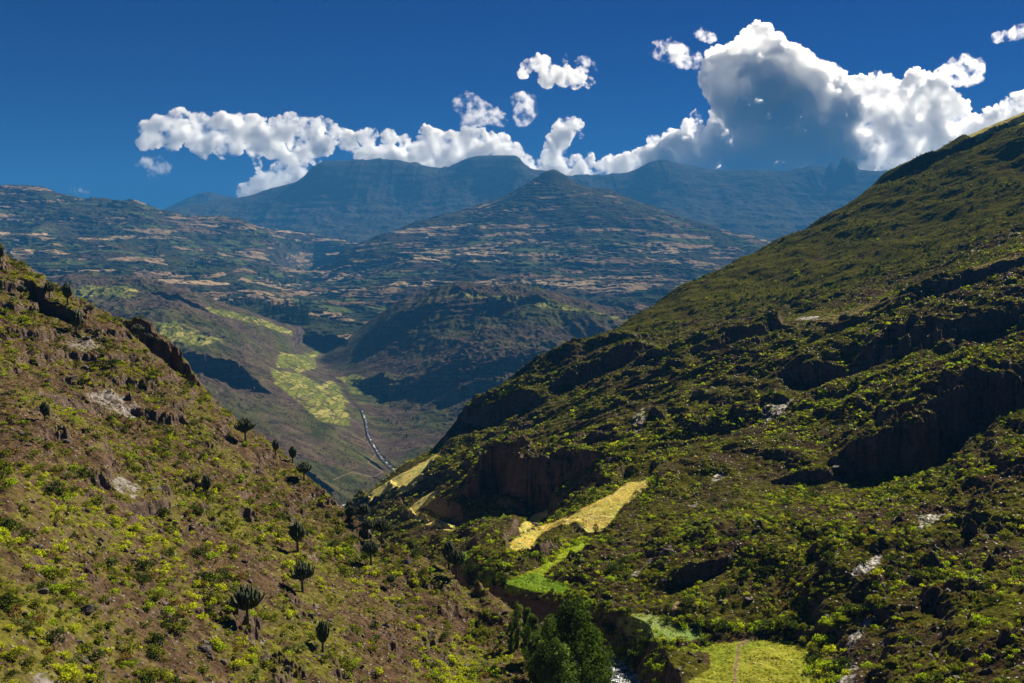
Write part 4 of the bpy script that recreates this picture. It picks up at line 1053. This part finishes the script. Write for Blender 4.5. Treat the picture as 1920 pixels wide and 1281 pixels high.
def leafy(seed, h, w, n, size, tint, lobes=26, base=0.22, col=0.0):
    """trunk with limbs and a crown of leaf clumps with gaps"""
    r_ = np.random.default_rng(seed)
    tr = [([(0, 0, -0.8), (0.02 * h, 0, h * 0.3), (-0.01 * h, 0.02 * h, h * 0.62), (0, 0, h * 0.93)], [h * 0.022, h * 0.017, h * 0.010, h * 0.002])]
    L = []
    for k in range(lobes):
        t = (k + r_.random()) / lobes; zc = h * (base + (0.98 - base) * t)
        prof = math.sin(math.pi * min(1, (0.12 + 0.85 * t)) ** 1.5) ** 0.6
        a = 2.4 * k + r_.uniform(-.5, .5); q = w * 0.5 * prof * r_.uniform(0.35, 0.85)
        c = np.array([math.cos(a) * q, math.sin(a) * q, zc]); rr = w * r_.uniform(0.12, 0.30) * (0.5 + 0.5 * prof)
        L.append((c, rr)); tr.append(([(0, 0, zc - 0.18 * h * prof - 0.2), c * (0.5, 0.5, 1) - (0, 0, 0.08 * h), c], [h * 0.007, h * 0.005, h * 0.0015]))
    k = r_.integers(0, lobes, n); d = r_.normal(size=(n, 3)); d /= np.linalg.norm(d, axis=1)[:, None]
    C = np.array([L[i][0] for i in k]); R = np.array([L[i][1] for i in k])
    C = C + d * (R * r_.uniform(0.3, 1.15, n) ** 0.7)[:, None] * (1, 1, 1.5)
    V = leaf_quads(C, size, r_, 0.2)
    me = mesh_from("crown", V, np.arange(len(V), dtype=np.int32).reshape(-1, 4), False)
    sh = np.repeat(r_.uniform(0.6, 1.3, lobes)[k] * r_.uniform(0.7, 1.3, n), 4)
    add_col(me, 'tint', np.array(tint)[None] * sh[:, None]); me.materials.append(TREE_LEAF)
    tm = tubes_mesh("trunk", tr, 6); tm.materials.append(BARK)
    return tm, me
POP = [leafy(80 + i, 16, w, 9000, 0.36, c, 24, 0.10) for i, (w, c) in enumerate([(6.8, (.055, .09, .018)), (4.4, (.10, .155, .03)), (5.4, (.13, .19, .05)), (4.0, (.15, .20, .06))])]
ground_h = lambda X, Y: float(max(zA(np.array([X]), np.array([Y]))[0], zB(np.array([X]), np.array([Y]))[0]))
TALL = [(1078, 1128, 112, 0, 1.0, "tallest dark green poplar at the bottom of the valley"), (1050, 1165, 116, 0, .85, "dark green poplar pressed against the tallest one's left side"), (1106, 1180, 118, 0, .8, "shorter dark poplar at the tallest one's right side"),
        (1030, 1160, 118, 2, .8, "pale green poplar left of the tallest one"), (1000, 1152, 128, 1, .8, "slender poplar beside the left hillside's foot"), (970, 1128, 138, 3, .8, "small pale poplar highest up the left hillside's foot"),
        (988, 1140, 133, 1, .7, "thin green poplar between two paler ones"), (1045, 1205, 106, 2, .8, "low pale green poplar in front of the group"), (1012, 1195, 112, 3, .75, "low bushy poplar at the group's left side"), (1128, 1238, 118, 2, .6, "low silvery willow beside the river's white water"),
        (958, 1165, 136, 1, .6, "small poplar growing at the foot of the rocky nose")]
for px_, top, D, kd, s_, words in TALL:
    p = unproj(px_, top, D); g = ground_h(p[0], D); hgt = p[2] - g
    place("poplar", POP[kd], (p[0], D, g - 0.2), max(hgt, 3) / 16.0, rnd.uniform(0, 6.28), label=words, category="tree", group="poplars by the river")
VT = [leafy(90 + i, 8, w, 1500, 0.42, c, 14, 0.25) for i, (w, c) in enumerate([(4.2, (.04, .06, .02)), (5.2, (.06, .08, .025)), (3.2, (.035, .05, .018))])]
VALLEY = [(878, 1105, 56, 0, "tall dark leafy tree behind the left hillside's rocky nose"), (926, 1108, 34, 2, "left one of two dark trees on the green field"), (942, 1107, 34, 0, "right one of two dark trees on the green field"), (1117, 1003, 20, 1, "small round tree in the golden field"),
          (730, 935, 14, 1, "small dark tree among the pale fields of the spur"), (1232, 912, 26, 0, "dark tree at the golden field's upper end"), (1052, 1000, 18, 2, "dark bushy tree at the golden field's broken edge"), (880, 785, 14, 1, "small tree on the crag's skyline"), (1385, 1000, 22, 0, "dark tree on the slope above the green meadow"),
          (1480, 1085, 20, 1, "dark tree among rocks above the meadow"), (1700, 1005, 22, 1, "dark tree beside the pale slabs at right"), (1330, 800, 14, 1, "little tree on the crags of the right hillside"), (900, 1100, 26, 1, "round tree at the green field's left corner"), (1345, 1190, 22, 1, "leafy tree at the corner of the pale field")]
for px_, py_, hp_, kd, words in VALLEY:
    w = hit(zB, px_, py_, 100, 700); s = hp_ * w[1] / F / 8.0
    place("leafy_tree", VT[kd], (w[0], w[1], w[2] - 0.1), s, rnd.uniform(0, 6.28), label=words, category="tree", group="trees in the lower valley")
# --- eucalyptus of the far valley, small in the picture
FT = [leafy(95 + i, 14, w, 110, 1.9, c, 9, 0.15)  for i, (w, c) in enumerate([(5, (.022, .036, .018)), (6.5, (.028, .042, .02)), (4, (.020, .032, .016))])]
for tm, me in FT: pass
FTC = []
for i, (w, c) in enumerate([(5.5, (.022, .036, .018)), (7, (.028, .042, .02)), (4.2, (.020, .032, .016))]):
    r_ = np.random.default_rng(700 + i); n = 110; t = r_.random(n); a = r_.uniform(0, 6.28, n)
    q = w * 0.5 * np.sin(np.pi * (0.08 + 0.9 * t)) ** 0.7 * r_.uniform(0.3, 1.05, n)
    V = leaf_quads(np.stack([np.cos(a) * q, np.sin(a) * q, 0.8 + 13.5 * t], 1), 2.1, r_, 0.3, 0.7)
    me = mesh_from("eucalyptus", V, np.arange(len(V), dtype=np.int32).reshape(-1, 4), False); add_col(me, 'tint', np.array(c)[None] * shades(n, r_)[:, None]); me.materials.append(TREE_LEAF); FTC.append(me)
for o_ in FT: bpy.data.meshes.remove(o_[0]); bpy.data.meshes.remove(o_[1])
GROVES = [  # centre, spread, count, surface, scale, words
    (515, 586, 22, 8, 26, 'F', 1.15, "in the dark wood at the valley's narrowing"), (550, 592, 26, 16, 44, 'F', 1.25, "in the dark wood at the valley's narrowing"), (600, 628, 16, 5, 14, 'M', 0.8, "on the line of trees above the lit valley fields"), (575, 608, 20, 6, 12, 'F', 1.0, "in the dark wood at the valley's narrowing"),
    (335, 565, 16, 4, 9, 'F', 1.3, "round the huts behind the left spur"), (348, 568, 6, 2, 5, 'F', 1.5, "round the huts behind the left spur"), (420, 566, 40, 5, 16, 'F', 0.8, "round the huts behind the left spur"), (470, 572, 26, 4, 10, 'F', 0.9, "round the huts behind the left spur"),
    (50, 455, 26, 5, 8, 'F', 1.3, "on the left range's field shelf"), (285, 472, 20, 4, 7, 'F', 1.1, "on the left range's middle slope"), (375, 495, 22, 6, 9, 'F', 1.1, "beside the village on the left range"), (470, 445, 40, 10, 12, 'F', 1.1, "scattered over the far valley head"),
    (560, 465, 50, 14, 16, 'F', 1.2, "scattered over the far valley head"), (630, 450, 40, 8, 8, 'F', 1.2, "scattered over the far valley head"), (997, 563, 8, 2, 5, 'F', 0.8, "on the crest path behind the dome hill"), (500, 520, 30, 10, 10, 'F', 1.1, "along the stream of the far valley"), (545, 535, 22, 8, 10, 'F', 1.2, "along the stream of the far valley"),
    (740, 790, 40, 22, 8, 'M', 0.45, "on the slope over the white river")]
EUC = []
for cx, cy_, sx_, sy_, n, surf, sc, words in GROVES:
    for k in range(n):
        a, b = cx + rnd.gauss(0, sx_ * 0.55), cy_ + rnd.gauss(0, sy_ * 0.55)
        w = hit(zF, a, b, 2650, 6800, 260) if surf == 'F' else hit(zM, a, b, 1200, 3000, 260)
        o = bpy.data.objects.new("eucalyptus", FTC[rnd.randrange(3)]); COL.objects.link(o); o.location = (w[0], w[1], w[2] - 1)
        s = sc * rnd.uniform(0.7, 1.25); o.scale = (s * 1.5, s * 1.5, s * rnd.uniform(.85, 1.2)); o.rotation_euler = (0, 0, rnd.uniform(0, 6.28))
        o['label'] = f"dark eucalyptus {words}"; o['category'] = 'tree'; o['group'] = f"eucalyptus trees {words}"
        if 'wood' not in words and 'line' not in words: EUC.append((o,) + tuple(proj(*w)) + ("eucalyptus",))
# --- huts with tin roofs
def hut_meshes():
    L, W, H, R = 4.5, 3.0, 2.6, 4.4
    V = [(-L, -W, -1), (L, -W, -1), (L, W, -1), (-L, W, -1), (-L, -W, H), (L, -W, H), (L, W, H), (-L, W, H), (-L, 0, R - .2), (L, 0, R - .2)]
    wall = bpy.data.meshes.new("wall"); wall.from_pydata(V, [], [(0, 1, 5, 4), (2, 3, 7, 6), (1, 2, 6, 9, 5), (3, 0, 4, 8, 7), (0, 3, 2, 1)]); wall.materials.append(MUDWALL)
    e = .5; V = [(-L - e, -W - e, H - .35), (L + e, -W - e, H - .35), (L + e, 0, R), (-L - e, 0, R), (L + e, W + e, H - .35), (-L - e, W + e, H - .35)]
    V += [(a, b, c - .12) for a, b, c in V]
    roof = bpy.data.meshes.new("roof"); roof.from_pydata(V, [], [(0, 1, 2, 3), (3, 2, 4, 5), (6, 9, 8, 7), (9, 11, 10, 8), (0, 6, 7, 1), (5, 4, 10, 11), (1, 7, 8, 2), (2, 8, 10, 4), (0, 3, 9, 6), (3, 5, 11, 9)]); roof.materials.append(TIN)
    return wall, roof
HUT = hut_meshes()
HUTS = [(31, 455, 1.6, "alone on the left range's high shelf"), (361, 488, 1.4, "upper one of the left range's village"), (369, 491, 1.2, "second one of the left range's village"), (390, 494, 1.6, "with the widest roof in the left range's village"), (340, 506, 1.4, "below the left range's village"), (346, 507, 1.2, "beside the one below the village"),
        (463, 434, 1.6, "right one of two near the valley head"), (435, 428, 1.5, "left one of two near the valley head"), (486, 525, 1.5, "beside the stream in the far valley"), (504, 568, 1.3, "on the flat just above the dark wood"), (496, 455, 1.4, "in the middle of the valley head"),
        (100, 531, 1.8, "with the long shining roof behind the left hillside"), (84, 529, 1.4, "left of the long shining roof"), (451, 480, 1.3, "in the green fields right of the village"), (392, 563, 1.1, "leftmost in the row behind the spur"), (403, 565, 1.1, "second in the row behind the spur"), (418, 563, 1.1, "third in the row behind the spur"), (433, 567, 1.1, "last in the row behind the spur"), (398, 571, 1.0, "in front of the row behind the spur"), (560, 476, 1.4, "far up under the escarpment")]
for px_, py_, s, words in HUTS:
    w = hit(zF, px_, py_, 2650, 6800, 400)
    place("hut", HUT, w, s, rnd.uniform(-.5, .5), label=f"small mud hut with shining tin roof {words}", category="hut", group="huts of the far villages")
MARKS = [(a, b, 'the hut ' + t) for a, b, s, t in HUTS] + [(740, 790, 'the white river'), (997, 563, "the dome hill's crest"), (545, 540, 'the far stream'), (630, 450, "the valley head's right edge"), (285, 472, "the left range's middle slope"), (530, 470, 'the foot of the plateau')]
name_by_place(EUC)
def haze():
    t = NT("haze_air")
    v = t.n.new("ShaderNodeVolumePrincipled")
    v.inputs['Color'].default_value = (0.065, 0.30, 0.70, 1)
    v.inputs['Density'].default_value = 7.6e-5
    v.inputs['Anisotropy'].default_value = 0.0
    m = t.done(vol=v.outputs[0])
    x0, x1, y0, y1, z0, z1 = -9500, 9500, -600, 13500, GR - 1, 980
    V = np.array([(x, y, z) for z in (z0, z1) for y in (y0, y1) for x in (x0, x1)], float)
    Fc = np.array([(0, 2, 3, 1), (4, 5, 7, 6), (0, 1, 5, 4), (2, 6, 7, 3), (0, 4, 6, 2), (1, 3, 7, 5)])
    link("haze", mesh_from("haze", V, Fc, False), m, kind='stuff')
haze()
# ------------------------------------------------------------------ clouds: closed lumpy bodies filled with cloud

def fbm3(P, sc, oct=3, seed=0):
    """cheap 3-D noise: sum of 2-D noises over three planes"""
    x, y, z = (P / sc).T
    return (fbm(x, y + 3.1 * z, oct, seed) + fbm(y, z + 2.7 * x, oct, seed + 5) + fbm(z, x - 2.9 * y, oct, seed + 9)) * 0.75
def cloud_mat(name, dens, wisp=0.0, sc=0.002, col=(1, 1, 1)):
    t = NT(name)
    v = t.n.new("ShaderNodeVolumePrincipled")
    v.inputs['Color'].default_value = col + (1,)
    v.inputs['Anisotropy'].default_value = 0.6
    v.inputs['Absorption Color'].default_value = (1, 1, 1, 1)
    if wisp > 0:
        n = t.noise(t.geo(), sc, 6, 0.64)
        d = t.math('MULTIPLY', t.math('SUBTRACT', n, wisp, clamp=True), dens / 0.12)
        t.put(v.inputs['Density'], d)
    else:
        v.inputs['Density'].default_value = dens
    return t.done(vol=v.outputs[0])
CD = 17000.0
def cloud(label, circles, seed, mat, vox=26, depth=0.8, kids=9, levels=2, D=CD, rough=1.0, shrink=0.45, flat=1.0):
    r_ = np.random.default_rng(seed)
    sp = []
    for c in circles:
        px, py, r = c[:3]
        ex = c[3] if len(c) > 3 else 0.0
        dd = D + ex * F / D * 0 + (r_.uniform(-1, 1) * depth * r + ex) * D / F
        w = np.array(unproj(px, py, dd)); sp.append((w, r * D / F))
    lev = sp
    for L in range(levels):
        new = []
        for w, r in lev:
            for k in range(kids):
                d = r_.normal(size=3); d /= np.linalg.norm(d)
                if d[2] < -0.3: d[2] *= -0.4
                rr = r * r_.uniform(shrink * 0.55, shrink * 1.1)
                new.append((w + d * (r * r_.uniform(0.78, 1.0)), rr))
        sp = sp + new; lev = new
    bm = bmesh.new(); bmesh.ops.create_icosphere(bm, subdivisions=2, radius=1.0)
    bv = np.array([v.co[:] for v in bm.verts]); bf = np.array([[v.index for v in f.verts] for f in bm.faces]); bm.free()
    sp = [(w, r) for w, r in sp if r > vox * 0.8]
    V = np.concatenate([w + bv * r for w, r in sp]); Fc = np.concatenate([bf + i * len(bv) for i in range(len(sp))])
    org = V.mean(0); V[:, 1] = org[1] + (V[:, 1] - org[1]) * flat
    me = mesh_from("cloud", V - org, Fc)
    o = bpy.data.objects.new("cloud", me); COL.objects.link(o)
    md = o.modifiers.new("r", 'REMESH'); md.mode = 'VOXEL'; md.voxel_size = vox
    dg = bpy.context.evaluated_depsgraph_get(); dg.update()
    m2 = bpy.data.meshes.new_from_object(o.evaluated_get(dg)); o.modifiers.clear()
    o.data = m2; bpy.data.meshes.remove(me)
    n = len(m2.vertices); co = np.empty(n * 3, np.float32); m2.vertices.foreach_get("co", co); co = co.reshape(-1, 3).astype(float)
    nn = np.empty(n * 3, np.float32); m2.vertices.foreach_get("normal", nn); nn = nn.reshape(-1, 3)
    W = co + org
    big = fbm3(W, 420, 3, seed + 40)
    d = rough * (vox * 2.2 * big + vox * 2.6 * fbm3(W, 300, 3, seed) + vox * 3.4 * np.abs(fbm3(W, 150, 3, seed + 3)) + vox * 1.3 * np.abs(fbm3(W, 60, 2, seed + 6)))
    co = co + nn * d[:, None]
    m2.vertices.foreach_set("co", co.astype(np.float32).ravel()); m2.update()
    m2.materials.clear(); m2.materials.append(mat)
    o.location = org
    o['label'] = label; o['category'] = 'cloud'; o['group'] = 'clouds over the mountains'
    return o
DENSE = cloud_mat("dense_cloud", 0.018, 0.36, 0.0024)
SOFT = cloud_mat("soft_cloud", 0.028, 0.415, 0.0034)
WISP = cloud_mat("wispy_cloud", 0.007, 0.50, 0.0055)
cloud("towering cumulus cloud with a dark grey core and bright rim", [
    (1425, 112, 44), (1385, 112, 34), (1455, 108, 34), (1360, 125, 34), (1480, 128, 44), (1340, 150, 30), (1520, 160, 45), (1400, 170, 70), (1470, 200, 85), (1540, 230, 60), (1400, 250, 60), (1440, 280, 90), (1540, 290, 70), (1360, 290, 45), (1330, 300, 50), (1270, 285, 38), (1235, 300, 30), (1300, 320, 50), (1400, 340, 70), (1500, 340, 60)], 1, DENSE, vox=18, flat=0.8)
cloud("long bank of bright cumulus cloud reaching the right hillside", [
    (1610, 180, 38), (1650, 170, 35), (1720, 175, 40), (1760, 185, 38), (1640, 230, 60), (1720, 240, 65), (1790, 240, 45), (1830, 260, 45), (1600, 290, 50), (1680, 300, 55), (1760, 300, 50), (1870, 240, 30), (1905, 215, 35), (1940, 200, 40), (1880, 280, 40), (1960, 250, 50), (1590, 330, 40), (1850, 310, 40)], 2, SOFT, vox=19, flat=0.35)
cloud("long white cloud bank floating left of the high plateau", [
    (290, 250, 26), (320, 240, 30), (345, 235, 26), (275, 268, 16), (370, 255, 32), (410, 245, 26), (445, 240, 28), (480, 255, 30), (430, 270, 30), (520, 245, 22), (545, 240, 24), (580, 245, 26), (560, 265, 24), (510, 275, 24), (480, 280, 18), (620, 255, 22), (650, 262, 20), (690, 258, 18), (730, 258, 16), (755, 262, 10), (600, 270, 22), (660, 275, 12), (380, 280, 16), (320, 265, 20)], 3, SOFT, vox=17, flat=0.4, depth=1.2)
cloud("ragged white cloud column rising behind the plateau's left shoulder", [
    (490, 350, 22), (520, 330, 24), (550, 320, 22), (480, 310, 9), (540, 300, 16), (570, 285, 14), (510, 355, 24), (560, 340, 26), (590, 300, 10), (605, 320, 10), (470, 370, 22), (500, 375, 30)], 4, SOFT, vox=17, flat=0.4)
cloud("white cloud bank lying along the plateau's top", [
    (690, 295, 20), (720, 290, 18), (740, 300, 24), (780, 285, 26), (815, 262, 22), (805, 285, 32), (850, 275, 30), (890, 265, 28), (880, 290, 30), (930, 285, 26), (960, 295, 22), (985, 305, 20), (1010, 318, 16), (1040, 328, 12), (890, 245, 7), (760, 310, 22), (950, 315, 24), (700, 315, 20), (1000, 335, 20), (850, 310, 30)], 5, SOFT, vox=17, flat=0.4, depth=1.2)
cloud("leaning white cloud plume standing right of the highest crag", [
    (1040, 310, 22), (1035, 290, 22), (1045, 270, 20), (1055, 252, 18), (1070, 240, 15), (1085, 235, 10), (1088, 250, 7), (1050, 330, 26), (1080, 305, 14)], 6, SOFT, vox=18, flat=0.4)
cloud("low white cloud along the ridge right of the pyramid mountain", [
    (1080, 330, 18), (1110, 322, 20), (1140, 315, 22), (1170, 312, 24), (1200, 300, 22), (1190, 325, 30), (1225, 300, 28), (1150, 335, 24), (1240, 275, 22), (1110, 340, 20), (1265, 262, 20), (1300, 240, 20), (1305, 218, 9)], 7, SOFT, vox=17, flat=0.4)
cloud("small bright cloud floating alone high above the pyramid mountain", [
    (990, 125, 12), (1012, 122, 17), (1022, 114, 12), (1034, 138, 19), (1058, 145, 19), (1080, 148, 18), (1025, 152, 14), (980, 137, 9), (1104, 153, 9)], 8, SOFT, vox=11, flat=0.4)
for (lab, cs, sd_) in [
    ("thin ragged cloud strung out below the small bright cloud", [(860, 195, 6), (880, 190, 8), (890, 205, 8), (905, 215, 12), (925, 220, 8), (940, 225, 6), (880, 222, 8)], 9),
    ("small puffy cloud floating between the ragged cloud and plume", [(978, 190, 9), (985, 200, 9), (982, 215, 10), (992, 208, 8), (972, 222, 5)], 10),
    ("little cloud scrap drifting below the long cloud bank's left end", [(280, 308, 7), (292, 314, 9), (305, 316, 7), (275, 300, 4)], 11),
    ("small cloud puff above the right hillside near the frame's edge", [(1775, 140, 9), (1795, 135, 13), (1815, 135, 13), (1828, 145, 7)], 12),
    ("feathery cloud streak left of the towering cumulus", [(1225, 92, 6), (1245, 98, 9), (1265, 100, 11), (1285, 108, 10), (1298, 112, 8)], 13),
    ("tiny cloud fleck above the feathery streak", [(1308, 64, 4), (1320, 68, 5), (1330, 72, 4)], 14),
    ("faint flat cloud fleck above the left skyline", [(135, 357, 3), (148, 358, 5), (158, 359, 4)], 15),
    ("thin cloud wisps beside the small bright cloud", [(1090, 120, 5), (1104, 122, 6), (1115, 125, 4), (1060, 112, 4)], 16),
    ("faint cloud streak in the upper right corner of the sky", [(1870, 70, 4), (1890, 64, 6), (1910, 60, 7), (1930, 56, 7)], 17)]:
    cloud(lab, [(a, b, r * 2.0) for a, b, r in cs], sd_, WISP, vox=13, levels=1, kids=8)
